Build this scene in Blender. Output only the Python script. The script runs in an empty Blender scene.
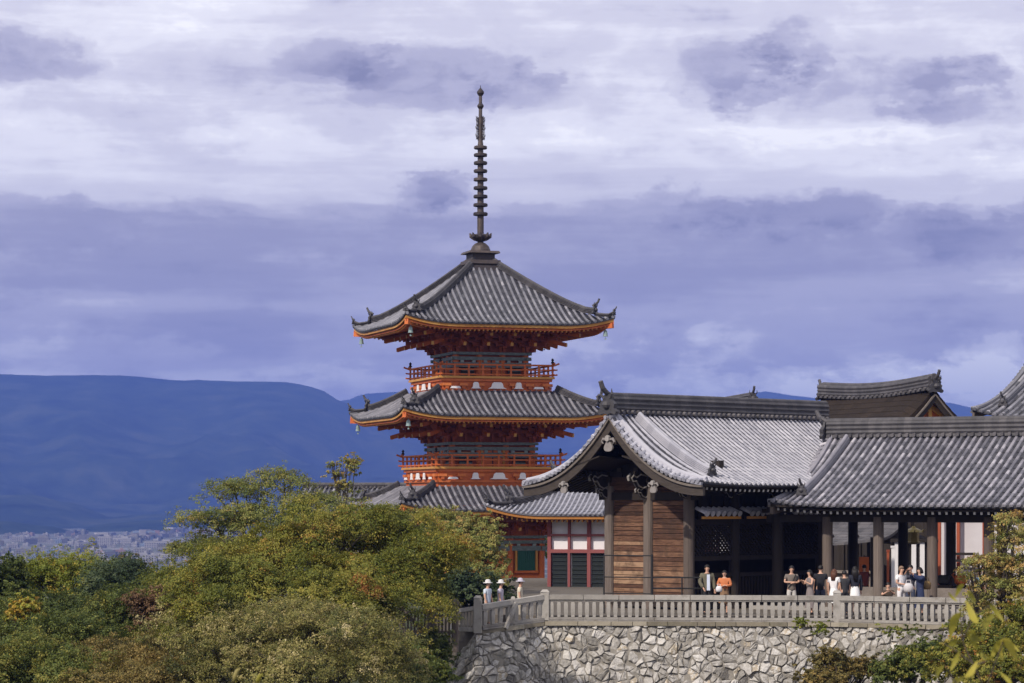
import bpy, math, random
import numpy as np
from mathutils import Vector, Matrix, noise
R = random.Random(7)
sc = bpy.context.scene
COL = sc.collection
F = 2700.0; CZ = 4.2; HY = 500.0
def P(px, py, Y):
    return Vector(((px-512)*Y/F, Y, CZ+(HY-py)*Y/F))
def rad(a): return math.radians(a)
V = Vector
UP = V((0,0,1))

# ------------------------------------------------------------------ materials
def new_mat(name):
    m = bpy.data.materials.new(name); m.use_nodes = True
    nt = m.node_tree; b = nt.nodes['Principled BSDF']
    return m, nt, b
def ramp(nt, stops, interp='LINEAR'):
    r = nt.nodes.new('ShaderNodeValToRGB'); cr = r.color_ramp; cr.interpolation = interp
    while len(cr.elements) < len(stops): cr.elements.new(0.5)
    for e, (p, c) in zip(cr.elements, stops):
        e.position = p; e.color = (c[0], c[1], c[2], 1)
    return r
def mix_col(nt, a, b, fac, mode='MIX'):
    m = nt.nodes.new('ShaderNodeMix'); m.data_type = 'RGBA'; m.blend_type = mode
    for sock, val in ((m.inputs[0], fac), (m.inputs[6], a), (m.inputs[7], b)):
        if hasattr(val, 'is_linked'): nt.links.new(val, sock)
        elif isinstance(val, (int, float)): sock.default_value = val
        else: sock.default_value = (*val, 1)
    return m.outputs[2]
def noise_n(nt, scale, detail=4, rough=0.55, vec=None, stretch=None, dist=0.0):
    n = nt.nodes.new('ShaderNodeTexNoise'); n.inputs['Scale'].default_value = scale
    n.inputs['Detail'].default_value = detail; n.inputs['Roughness'].default_value = rough
    n.inputs['Distortion'].default_value = dist
    if vec is None:
        tc = nt.nodes.new('ShaderNodeTexCoord'); vec = tc.outputs['Object']
    if stretch:
        mp = nt.nodes.new('ShaderNodeMapping'); mp.inputs['Scale'].default_value = stretch
        nt.links.new(vec, mp.inputs['Vector']); vec = mp.outputs[0]
    nt.links.new(vec, n.inputs['Vector'])
    return n
def tint_mat(name, stops, rough=0.7, nscale=2.0, namt=0.5, stretch=None, bump=0.3, bscale=20, spec=0.3,
             dirt=None, metal=0.0):
    """colour from the per-face tint attribute, broken up by noise"""
    m, nt, b = new_mat(name); L = nt.links.new
    at = nt.nodes.new('ShaderNodeAttribute'); at.attribute_name = 'tint'
    n1 = noise_n(nt, nscale, 5, 0.6, stretch=stretch)
    ma = nt.nodes.new('ShaderNodeMath'); ma.operation = 'MULTIPLY_ADD'
    L(n1.outputs['Fac'], ma.inputs[0]); ma.inputs[1].default_value = namt; ma.inputs[2].default_value = -namt*0.5
    ad = nt.nodes.new('ShaderNodeMath'); ad.operation = 'ADD'
    L(at.outputs['Fac'], ad.inputs[0]); L(ma.outputs[0], ad.inputs[1])
    r = ramp(nt, stops); L(ad.outputs[0], r.inputs[0]); col = r.outputs[0]
    if dirt:
        n3 = noise_n(nt, dirt[1], 6, 0.65)
        rr = ramp(nt, [(dirt[2], (0,0,0)), (min(1, dirt[2]+0.15), (1,1,1))]); L(n3.outputs['Fac'], rr.inputs[0])
        mm = nt.nodes.new('ShaderNodeMath'); mm.operation = 'MULTIPLY'; L(rr.outputs[0], mm.inputs[0]); mm.inputs[1].default_value = dirt[3]
        col = mix_col(nt, col, dirt[0], mm.outputs[0])
    L(col, b.inputs['Base Color'])
    b.inputs['Roughness'].default_value = rough; b.inputs['Specular IOR Level'].default_value = spec
    b.inputs['Metallic'].default_value = metal
    if bump:
        n2 = noise_n(nt, bscale, 4, 0.6, stretch=stretch)
        bp = nt.nodes.new('ShaderNodeBump'); bp.inputs['Strength'].default_value = bump; bp.inputs['Distance'].default_value = 0.05
        L(n2.outputs['Fac'], bp.inputs['Height']); L(bp.outputs[0], b.inputs['Normal'])
    return m
def ramp3(a, b, c): return [(0.0, a), (0.5, b), (1.0, c)]
M = {}
M['tile'] = tint_mat('grey_roof_tile', [(0,(.035,.036,.045)),(.35,(.095,.095,.115)),(.65,(.19,.188,.22)),(1,(.38,.37,.41))], .5, 1.3, .22, spec=.45, bump=.2, bscale=14, dirt=((.12,.105,.07),.9,.62,.5))
M['tile_light'] = tint_mat('pale_roof_tile', [(0,(.1,.1,.12)),(.35,(.26,.26,.31)),(.65,(.4,.395,.45)),(1,(.56,.55,.62))], .42, .9, .2, spec=.5, bump=.15, bscale=14)
M['tile_corr'] = tint_mat('weathered_roof_tile', [(0,(.04,.04,.052)),(.3,(.13,.128,.155)),(.6,(.26,.25,.29)),(1,(.5,.48,.53))], .5, 1.6, .3, spec=.45, bump=.2, bscale=14)
M['pan'] = tint_mat('dark_pan_tile', ramp3((.02,.02,.026),(.045,.045,.056),(.085,.085,.1)), .6, 2, .6, bump=.3)
M['pan_light'] = tint_mat('grey_pan_tile', ramp3((.03,.03,.038),(.06,.06,.074),(.1,.1,.12)), .55, 2, .6, bump=.3)
M['pan_pale'] = tint_mat('pale_pan_tile', ramp3((.08,.08,.098),(.14,.14,.17),(.2,.2,.235)), .55, 2, .4, bump=.2)
M['ridge'] = tint_mat('ridge_tile', ramp3((.02,.02,.024),(.065,.062,.07),(.15,.14,.15)), .6, 3, .7, bump=.4, bscale=12)
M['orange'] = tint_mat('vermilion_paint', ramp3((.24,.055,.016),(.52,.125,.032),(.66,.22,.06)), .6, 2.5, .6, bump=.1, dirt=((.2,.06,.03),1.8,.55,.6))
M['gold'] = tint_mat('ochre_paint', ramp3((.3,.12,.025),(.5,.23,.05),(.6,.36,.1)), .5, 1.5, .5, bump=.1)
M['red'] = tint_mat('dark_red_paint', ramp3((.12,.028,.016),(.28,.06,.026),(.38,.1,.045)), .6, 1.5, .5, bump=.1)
M['pinkred'] = tint_mat('faded_red_paint', ramp3((.12,.035,.038),(.22,.062,.062),(.29,.1,.095)), .65, 1.5, .5, bump=.1)
M['white'] = tint_mat('white_plaster', ramp3((.5,.47,.5),(.7,.68,.7),(.8,.79,.8)), .8, 1.2, .5, bump=.1, dirt=((.35,.3,.28),1.2,.6,.4))
M['green'] = tint_mat('green_lattice', ramp3((.01,.06,.045),(.02,.1,.075),(.04,.14,.1)), .6, 3, .5, bump=.1)
M['teal'] = tint_mat('painted_blue_grey_beam', ramp3((.05,.075,.08),(.13,.17,.17),(.3,.34,.34)), .6, 5, 1.2, stretch=(1,1,4), bump=.1)
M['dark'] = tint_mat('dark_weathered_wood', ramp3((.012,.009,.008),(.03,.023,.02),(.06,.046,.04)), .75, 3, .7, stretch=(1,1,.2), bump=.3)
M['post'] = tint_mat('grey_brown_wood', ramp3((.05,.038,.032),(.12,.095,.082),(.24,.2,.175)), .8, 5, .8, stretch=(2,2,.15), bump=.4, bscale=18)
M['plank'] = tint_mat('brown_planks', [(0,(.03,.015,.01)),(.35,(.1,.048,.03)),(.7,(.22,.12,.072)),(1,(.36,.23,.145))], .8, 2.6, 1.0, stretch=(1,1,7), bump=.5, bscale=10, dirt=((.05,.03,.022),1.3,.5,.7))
M['wood_mid'] = tint_mat('grey_timber', ramp3((.1,.085,.075),(.2,.17,.15),(.34,.3,.27)), .8, 3, .8, bump=.3)
M['bark'] = tint_mat('cypress_bark_roof', ramp3((.008,.005,.004),(.02,.013,.009),(.042,.028,.02)), .95, 6, .9, stretch=(1,1,4), bump=.8, bscale=14)
M['stone_rail'] = tint_mat('pale_granite', ramp3((.16,.145,.135),(.32,.3,.28),(.46,.435,.41)), .85, 3.5, .6, bump=.35, bscale=30, dirt=((.13,.11,.09),2.2,.56,.7))
M['stone'] = tint_mat('wall_stone', [(0,(.13,.12,.11)),(.3,(.27,.255,.235)),(.6,(.42,.4,.38)),(.92,(.58,.56,.54)),(1,(.42,.36,.28))], .9, 9, 1.0, bump=1., bscale=11, dirt=((.15,.13,.1),2.1,.53,.75))
M['gap'] = tint_mat('dark_wall_joint', ramp3((.12,.11,.095),(.25,.23,.205),(.36,.34,.3)), .95, 5, .6, bump=.5)
M['ledge'] = tint_mat('sandy_ledge_stone', ramp3((.09,.08,.06),(.19,.165,.125),(.3,.27,.22)), .9, 4, .6, bump=.5, dirt=((.1,.1,.06),2.5,.55,.6))
M['carve'] = tint_mat('pale_painted_carving', ramp3((.1,.088,.086),(.22,.2,.195),(.33,.31,.3)), .75, 6, .7, bump=.2)
M['white_end'] = tint_mat('white_painted_end', ramp3((.4,.385,.38),(.6,.58,.57),(.7,.68,.68)), .75, 6, .3, bump=0)
M['bronze'] = tint_mat('weathered_bronze', ramp3((.02,.018,.022),(.055,.045,.048),(.14,.11,.095)), .55, 3, .8, metal=.3, bump=.2)
M['verdigris'] = tint_mat('bell_verdigris', ramp3((.12,.17,.17),(.25,.33,.33),(.4,.46,.46)), .5, 6, .5, metal=.2, bump=.1)
M['board'] = tint_mat('dark_brown_board', ramp3((.02,.016,.014),(.055,.044,.038),(.1,.085,.075)), .8, 3, .8, stretch=(1,1,4), bump=.3)
M['iron'] = tint_mat('black_iron', ramp3((.012,.012,.013),(.02,.02,.022),(.04,.04,.04)), .5, 6, .5, bump=0)
M['bark_trunk'] = tint_mat('tree_bark', ramp3((.03,.022,.016),(.07,.055,.042),(.14,.12,.1)), .9, 6, .8, stretch=(2,2,.4), bump=.7)
M['lead'] = tint_mat('grey_metal_roof', ramp3((.12,.12,.13),(.24,.24,.26),(.36,.36,.38)), .6, 2, .5, bump=.1)
M['gilt'] = tint_mat('gilded_fitting', ramp3((.12,.09,.03),(.25,.19,.06),(.4,.32,.14)), .4, 6, .5, metal=.4, bump=0)
def plain(name, c, rough=.8, var=.35):
    d = tuple(x*(1-var) for x in c); u = tuple(min(.85, x*(1+var)) for x in c)
    return tint_mat(name, ramp3(d, c, u), rough, 9, .6, bump=.15, bscale=25)

def leaf_mat(name, stops, trans=.26):
    m, nt, b = new_mat(name); L = nt.links.new
    at = nt.nodes.new('ShaderNodeAttribute'); at.attribute_name = 'tint'
    r = ramp(nt, [(p,tuple(min(.8,x*q) for x,q in zip(c,(1.2,1.17,1.1)))) for p,c in stops]); L(at.outputs['Fac'], r.inputs[0])
    L(r.outputs[0], b.inputs['Base Color']); b.inputs['Roughness'].default_value = .6
    b.inputs['Specular IOR Level'].default_value = .25
    t = nt.nodes.new('ShaderNodeBsdfTranslucent'); L(r.outputs[0], t.inputs['Color'])
    mx = nt.nodes.new('ShaderNodeMixShader'); mx.inputs[0].default_value = trans
    L(b.outputs[0], mx.inputs[1]); L(t.outputs[0], mx.inputs[2])
    L(mx.outputs[0], nt.nodes['Material Output'].inputs['Surface'])
    return m
LM = {
 'maple': leaf_mat('maple_leaves', [(0,(.05,.07,.012)),(.35,(.13,.145,.024)),(.65,(.23,.215,.04)),(.88,(.33,.26,.06)),(1,(.33,.15,.045))]),
 'airy':  leaf_mat('pale_olive_leaves', [(0,(.07,.1,.03)),(.4,(.16,.18,.05)),(.75,(.28,.26,.085)),(1,(.36,.24,.09))]),
 'green': leaf_mat('green_leaves', [(0,(.025,.042,.012)),(.4,(.07,.095,.022)),(.75,(.13,.155,.038)),(1,(.23,.21,.05))]),
 'dark':  leaf_mat('dark_evergreen_leaves', [(0,(.012,.024,.014)),(.5,(.035,.058,.028)),(1,(.09,.115,.055))], .15),
 'yellow':leaf_mat('yellow_green_leaves', [(0,(.08,.11,.015)),(.45,(.17,.2,.03)),(.8,(.28,.27,.05)),(1,(.4,.27,.05))]),
 'olive': leaf_mat('dry_olive_leaves', [(0,(.045,.055,.018)),(.35,(.12,.125,.035)),(.6,(.21,.19,.06)),(.85,(.34,.29,.13)),(1,(.46,.4,.24))], .25),
 'rust':  leaf_mat('rust_leaves', [(0,(.05,.035,.02)),(.5,(.13,.075,.042)),(1,(.2,.13,.07))], .25),
 'brown': leaf_mat('brownish_leaves', [(0,(.05,.05,.017)),(.5,(.15,.125,.04)),(1,(.3,.22,.08))], .3),
 'front': leaf_mat('yellowing_leaves', [(0,(.12,.13,.025)),(.5,(.28,.26,.045)),(1,(.5,.42,.08))], .4),
}

# ------------------------------------------------------------------ object helpers
ORG = {}
def tag(o, label=None, cat=None, group=None, kind=None):
    if label: o['label'] = label
    if cat: o['category'] = cat
    if group: o['group'] = group
    if kind: o['kind'] = kind
    return o
def thing(name, loc, label, cat, group=None):
    o = bpy.data.objects.new(name, None); COL.objects.link(o); o.location = loc
    o.empty_display_size = .3
    ORG[o.name] = V(loc)
    return tag(o, label, cat, group)
def link_mesh(me, name, mats, parent=None, smooth=False):
    for m in (mats if isinstance(mats, (list, tuple)) else [mats]): me.materials.append(m)
    if smooth: me.polygons.foreach_set('use_smooth', [True]*len(me.polygons))
    o = bpy.data.objects.new(name, me); COL.objects.link(o)
    if parent is not None:
        o.parent = parent; ORG[o.name] = ORG[parent.name]
    return o
class MB:
    def __init__(s): s.v=[]; s.f=[]; s.t=[]; s.m=[]
    def add(s, verts, faces, tint=None, mi=0):
        b = len(s.v); s.v.extend([tuple(x) for x in verts])
        if tint is None: tint = R.uniform(.3,.7)
        for f in faces:
            s.f.append(tuple(i+b for i in f)); s.t.append(tint); s.m.append(mi)
    def hexa(s, c8, tint=None, mi=0):
        s.add(c8, [(0,3,2,1),(4,5,6,7),(0,1,5,4),(1,2,6,5),(2,3,7,6),(3,0,4,7)], tint, mi)
    def box(s, c, size, x=V((1,0,0)), y=None, tint=None, mi=0):
        x = V(x).normalized(); y = V(y).normalized() if y is not None else UP.cross(x).normalized()
        z = x.cross(y).normalized(); c = V(c); a,b,h = size[0]/2,size[1]/2,size[2]/2
        s.hexa([c+x*i*a+y*j*b+z*k*h for k in (-1,1) for i,j in ((-1,-1),(1,-1),(1,1),(-1,1))], tint, mi)
    def beam(s, a, b, w, h, up=UP, tint=None, mi=0, w2=None, h2=None):
        a=V(a); b=V(b); d=(b-a)
        if d.length < 1e-6: return
        d.normalize(); x = d.cross(V(up))
        if x.length < 1e-4: x = V((1,0,0))
        x.normalize(); z = x.cross(d).normalized(); w2=w2 or w; h2=h2 or h
        pa=[a+x*i*w/2+z*k*h/2 for i,k in ((-1,-1),(1,-1),(1,1),(-1,1))]
        pb=[b+x*i*w2/2+z*k*h2/2 for i,k in ((-1,-1),(1,-1),(1,1),(-1,1))]
        s.hexa(pa+pb, tint, mi)
    def tube(s, path, rs, n=8, tint=None, mi=0, caps=True):
        path=[V(p) for p in path]
        if isinstance(rs,(int,float)): rs=[rs]*len(path)
        vs=[]; px=None
        for i,p in enumerate(path):
            d=(path[min(i+1,len(path)-1)]-path[max(i-1,0)]).normalized()
            if px is None:
                px=d.orthogonal().normalized()
            else:
                px=(px-d*px.dot(d)).normalized()
            py=d.cross(px)
            for k in range(n):
                a=2*math.pi*k/n; vs.append(p+(px*math.cos(a)+py*math.sin(a))*rs[i])
        fs=[]
        for i in range(len(path)-1):
            for k in range(n):
                k2=(k+1)%n; fs.append((i*n+k,i*n+k2,(i+1)*n+k2,(i+1)*n+k))
        if caps:
            fs.append(tuple(range(n-1,-1,-1))); fs.append(tuple((len(path)-1)*n+k for k in range(n)))
        s.add(vs,fs,tint,mi)
    def lathe(s, c, prof, n=16, tint=None, mi=0, rot=0):
        c=V(c); vs=[]; fs=[]
        for r,z in prof:
            for k in range(n):
                a=2*math.pi*k/n+rot; vs.append(c+V((r*math.cos(a),r*math.sin(a),z)))
        for i in range(len(prof)-1):
            for k in range(n):
                k2=(k+1)%n; fs.append((i*n+k,i*n+k2,(i+1)*n+k2,(i+1)*n+k))
        fs.append(tuple(range(n-1,-1,-1))); fs.append(tuple((len(prof)-1)*n+k for k in range(n)))
        s.add(vs,fs,tint,mi)
    def sweep(s, path, prof, up=UP, tint=None, mi=0, seg_tint=False, scale=None):
        """closed 2-D profile (side, height) swept along the path"""
        path=[V(p) for p in path]; n=len(prof); rings=[]
        for i,p in enumerate(path):
            d=(path[min(i+1,len(path)-1)]-path[max(i-1,0)]).normalized()
            x=d.cross(V(up)).normalized(); z=x.cross(d).normalized(); k=scale[i] if scale else 1
            rings.append([p+x*a*k+z*b*k for a,b in prof])
        for i in range(len(path)-1):
            t=R.uniform(.4,.6) if seg_tint else tint
            s.add(rings[i]+rings[i+1],[(k,(k+1)%n,n+(k+1)%n,n+k) for k in range(n)],t,mi)
        s.add(rings[0],[tuple(range(n))],tint,mi); s.add(rings[-1],[tuple(range(n-1,-1,-1))],tint,mi)
    def plate(s, pts, nrm, th, tint=None, mi=0):
        """flat outline pts (world) extruded by th along nrm"""
        nrm=V(nrm).normalized(); n=len(pts); a=[V(p)+nrm*th/2 for p in pts]; b=[V(p)-nrm*th/2 for p in pts]
        fs=[tuple(range(n)),tuple(range(2*n-1,n-1,-1))]+[(k,n+k,n+(k+1)%n,(k+1)%n) for k in range(n)]
        s.add(a+b,fs,tint,mi)
    def build(s, name, mats, parent=None, smooth=False):
        o0 = ORG[parent.name] if parent is not None else V((0,0,0))
        me=bpy.data.meshes.new(name)
        me.from_pydata([(x-o0.x,y-o0.y,z-o0.z) for x,y,z in s.v],[],s.f)
        if isinstance(mats,(list,tuple)): me.polygons.foreach_set('material_index', s.m)
        at=me.attributes.new('tint','FLOAT','FACE'); at.data.foreach_set('value', s.t)
        me.update()
        return link_mesh(me,name,mats,parent,smooth)
def dup(root, loc=None, rz=None, label=None, group=None, sc_=None):
    r=root.copy(); COL.objects.link(r)
    if loc is not None: r.location=loc
    if rz is not None: r.rotation_euler=(0,0,rz)
    if sc_ is not None: r.scale=sc_
    if label: r['label']=label
    if group: r['group']=group
    for ch in list(root.children):
        c=ch.copy(); COL.objects.link(c); c.parent=r
        for g in ch.children:
            d=g.copy(); COL.objects.link(d); d.parent=c
    return r

# ------------------------------------------------------------------ tiled roofs
def tile_rolls(mb, S, cols, r=.09, seg=.32, disc=True, mi=0, jit=.16, base=.5, cols_t=.05):
    """cols: list of (u, d0, d1); S(u,d) surface point; rolls run d0 (top) -> d1 (eave)"""
    ang=[math.pi*k/4 for k in range(5)]
    for (u,d0,d1) in cols:
        if abs(d1-d0)<.12: continue
        p0=S(u,d0); p1=S(u,d1); ln=(p1-p0).length; n=max(1,round(ln/seg))
        bt=base+R.gauss(0,cols_t); last=None
        for k in range(n):
            a=d0+(d1-d0)*k/n; b=d0+(d1-d0)*(k+1)/n+(d1-d0)*.02
            pa=S(u,a); pb=S(u,b); dv=(pb-pa).normalized()
            ac=(S(u+.05,b)-S(u-.05,b)).normalized(); nr=ac.cross(dv)
            if nr.z<0: nr=-nr
            ra,rb=r*.93,r*1.06
            ringa=[pa+ac*math.cos(t)*ra+nr*(math.sin(t)*ra*1.1-.01) for t in ang]
            ringb=[pb+ac*math.cos(t)*rb+nr*(math.sin(t)*rb*1.1-.01) for t in ang]
            mb.add(ringa+ringb,[(i,i+1,6+i,5+i) for i in range(4)]+[(9,8,7,6,5)],min(1,max(0,R.gauss(bt,jit))),mi)
        if disc:
            c=S(u,d1)+dv*.03; 
            ring=[c+(ac*math.cos(t)+nr*math.sin(t))*r*1.05+nr*.02 for t in [2*math.pi*i/8 for i in range(8)]]
            ring2=[q-dv*.06 for q in ring]
            mb.add(ring+ring2,[tuple(range(8))]+[(i,(i+1)%8,8+(i+1)%8,8+i) for i in range(8)],R.gauss(.6,.12),mi)
def roof_sheet(mb, S, cols, th=.1, rows=10, mi=1):
    """stepped pan tile sheet through the columns, with an underside"""
    for i in range(len(cols)-1):
        u0,a0,b0=cols[i]; u1,a1,b1=cols[i+1]
        for k in range(rows):
            s0,s1=k/rows,(k+1)/rows
            q=[S(u0,a0+(b0-a0)*s0),S(u1,a1+(b1-a1)*s0),S(u1,a1+(b1-a1)*s1)+UP*.02,S(u0,a0+(b0-a0)*s1)+UP*.02]
            t=R.gauss(.5,.15)
            mb.add(q,[(0,1,2,3)],t,mi)
            mb.add([p-UP*th for p in q],[(3,2,1,0)],t,mi)
        q=[S(u0,b0)+UP*.02,S(u1,b1)+UP*.02,S(u1,b1)-UP*th,S(u0,b0)-UP*th]
        mb.add(q,[(0,1,2,3)],.3,mi)
def frange(a,b,st):
    n=max(1,round((b-a)/st)); return [a+(b-a)*i/n for i in range(n+1)]
RIDGE = lambda w,h,cap=.1: ([(-w,0)]+[(-w+(.05 if i%2 else 0)-0.0, h*(i+.5)/8) for i in range(8)]+[(-w*.75,h)]+
        [(-cap*math.cos(math.pi*i/6), h+cap*math.sin(math.pi*i/6)) for i in range(7)]+[(w*.75,h)]+
        [(w-(.05 if i%2 else 0), h*(i+.5)/8) for i in range(7,-1,-1)]+[(w,0)])
def ridge(parent, path, w=.16, h=.4, cap=.1, name='ridge', mat=None, n=3, lay=None):
    mb=MB(); pts=[]
    for i in range(len(path)-1):
        a,b=V(path[i]),V(path[i+1]); k=max(1,round((b-a).length/.35))
        for j in range(k): pts.append(a.lerp(b,j/k))
    pts.append(V(path[-1]))
    mb.sweep(pts,RIDGE(w,h,cap),seg_tint=True)
    if lay:      # projecting row of round tile ends on both sides
        for i in range(len(pts)-1):
            d=(pts[i+1]-pts[i]).normalized(); x=d.cross(UP).normalized(); m=(pts[i]+pts[i+1])/2
            for sgn in (-1,1):
                mb.tube([m+x*sgn*(w-.02)+UP*lay,m+x*sgn*(w+.11)+UP*(lay-.02)],.075,8,tint=R.uniform(.55,.95))
    return mb.build(name, mat or M['ridge'], parent)
def onigawara(mb, c, d, s=1.0, horn=True, mi=0):
    """ridge end tile facing direction d"""
    d=V(d).normalized(); x=d.cross(UP).normalized(); c=V(c)
    out=[(-.42,0),(-.5,.12),(-.36,.25),(-.4,.42),(-.24,.55),(-.16,.75),(0,.84),(.16,.75),(.24,.55),(.4,.42),(.36,.25),(.5,.12),(.42,0),(.2,.06),(0,.02),(-.2,.06)]
    mb.plate([c+x*a*s+UP*b*s for a,b in out],d,.16*s,tint=.35,mi=mi)
    mb.lathe(c+d*.09*s+UP*.38*s,[(.01,-.17*s),(.14*s,-.1*s),(.19*s,0),(.13*s,.12*s),(.01,.17*s)],8,tint=.5,mi=mi)
    for sg in (-1,1):
        mb.tube([c+x*sg*.15*s+UP*.62*s+d*.05,c+x*sg*.3*s+UP*.8*s+d*.1*s,c+x*sg*.28*s+UP*1.0*s+d*.1*s],[.06*s,.045*s,.015*s],6,tint=.4,mi=mi)
    if horn:
        mb.tube([c+UP*.72*s-d*.2*s,c+UP*.86*s+d*.1*s,c+UP*1.02*s+d*.3*s,c+UP*1.28*s+d*.42*s],[.09*s,.1*s,.1*s,.09*s],8,tint=.55,mi=mi)

class Hip:
    """hipped tile roof: half extents A (local x) and B (local y)"""
    def __init__(s,cx,cy,rot,A,B,ze,H,p,dmax,lift,Rl=3.4):
        s.c=V((cx,cy,0)); s.r=rot; s.A=A; s.B=B; s.ze=ze; s.H=H; s.p=p; s.dmax=dmax; s.lift=lift; s.Rl=Rl
    def dirs(s,k):
        a=s.r+k*math.pi/2   # k=0 faces -y
        return V((math.cos(a),math.sin(a),0)), V((math.sin(a),-math.cos(a),0))
    def ext(s,k): return (s.A,s.B) if k%2==0 else (s.B,s.A)   # (half width along u, half depth)
    def z(s,d,e):
        d=max(d,0); e=max(e,0)
        return s.ze+s.H*(d/min(s.A,s.B))**s.p+s.lift*max(0,1-e/s.Rl)**2.2*max(0,1-d/s.Rl)
    def S(s,k):
        ux,out=s.dirs(k); hw,hd=s.ext(k)
        def f(u,d): # d distance in from eave
            q=s.c+ux*u+out*(hd-d); return V((q.x,q.y,s.z(d,hw-abs(u))))
        return f
    def corner(s,k,d=0):
        ux,out=s.dirs(k); hw,hd=s.ext(k); q=s.c-ux*(hw-d)+out*(hd-d); return V((q.x,q.y,s.z(d,d)))
    def cols(s,k,st):
        hw,hd=s.ext(k); res=[]
        for u in frange(-hw+.12,hw-.12,st):
            res.append((u,min(s.dmax,hw-abs(u),min(s.A,s.B)),0))
        return res
def build_hip(h, parent, mats, st=.34, r=.085, ridge_w=.13, ridge_h=.28, rows=8, seg=.32, jit=.16, base=.5):
    mb=MB()
    for k in range(4):
        S=h.S(k); c=h.cols(k,st)
        tile_rolls(mb,S,c,r,seg,jit=jit,base=base); hw,_=h.ext(k)
        roof_sheet(mb,S,[(-hw,.0,0.)]+c+[(hw,0.,0.)],rows=rows)
    ro=mb.build('roof',mats,parent)
    dm=min(h.dmax,min(h.A,h.B))
    for k in range(4):
        L=dm*.86 if dm>2 else dm
        pts=[h.corner(k,dm-(dm-.95)*i/10)+UP*.02 for i in range(11)]
        pts[-1]+=UP*.07
        ridge(ro,pts,ridge_w,ridge_h,.085,name='hip_ridge')
        pts2=[h.corner(k,.95-(.9)*i/4)+UP*.02 for i in range(5)]; pts2[-1]+=UP*.1
        ridge(ro,pts2,ridge_w*.8,ridge_h*.5,.07,name='hip_ridge')
        m2=MB(); d=(pts[-1]-pts[0]); d.z=0
        onigawara(m2,pts[-1]+UP*.02,d,.72,horn=True); 
        onigawara(m2,pts2[-1]-UP*.02,d,.4,horn=True)
        m2.build('ridge_end_tile',M['ridge'],ro)
    return ro
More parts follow.
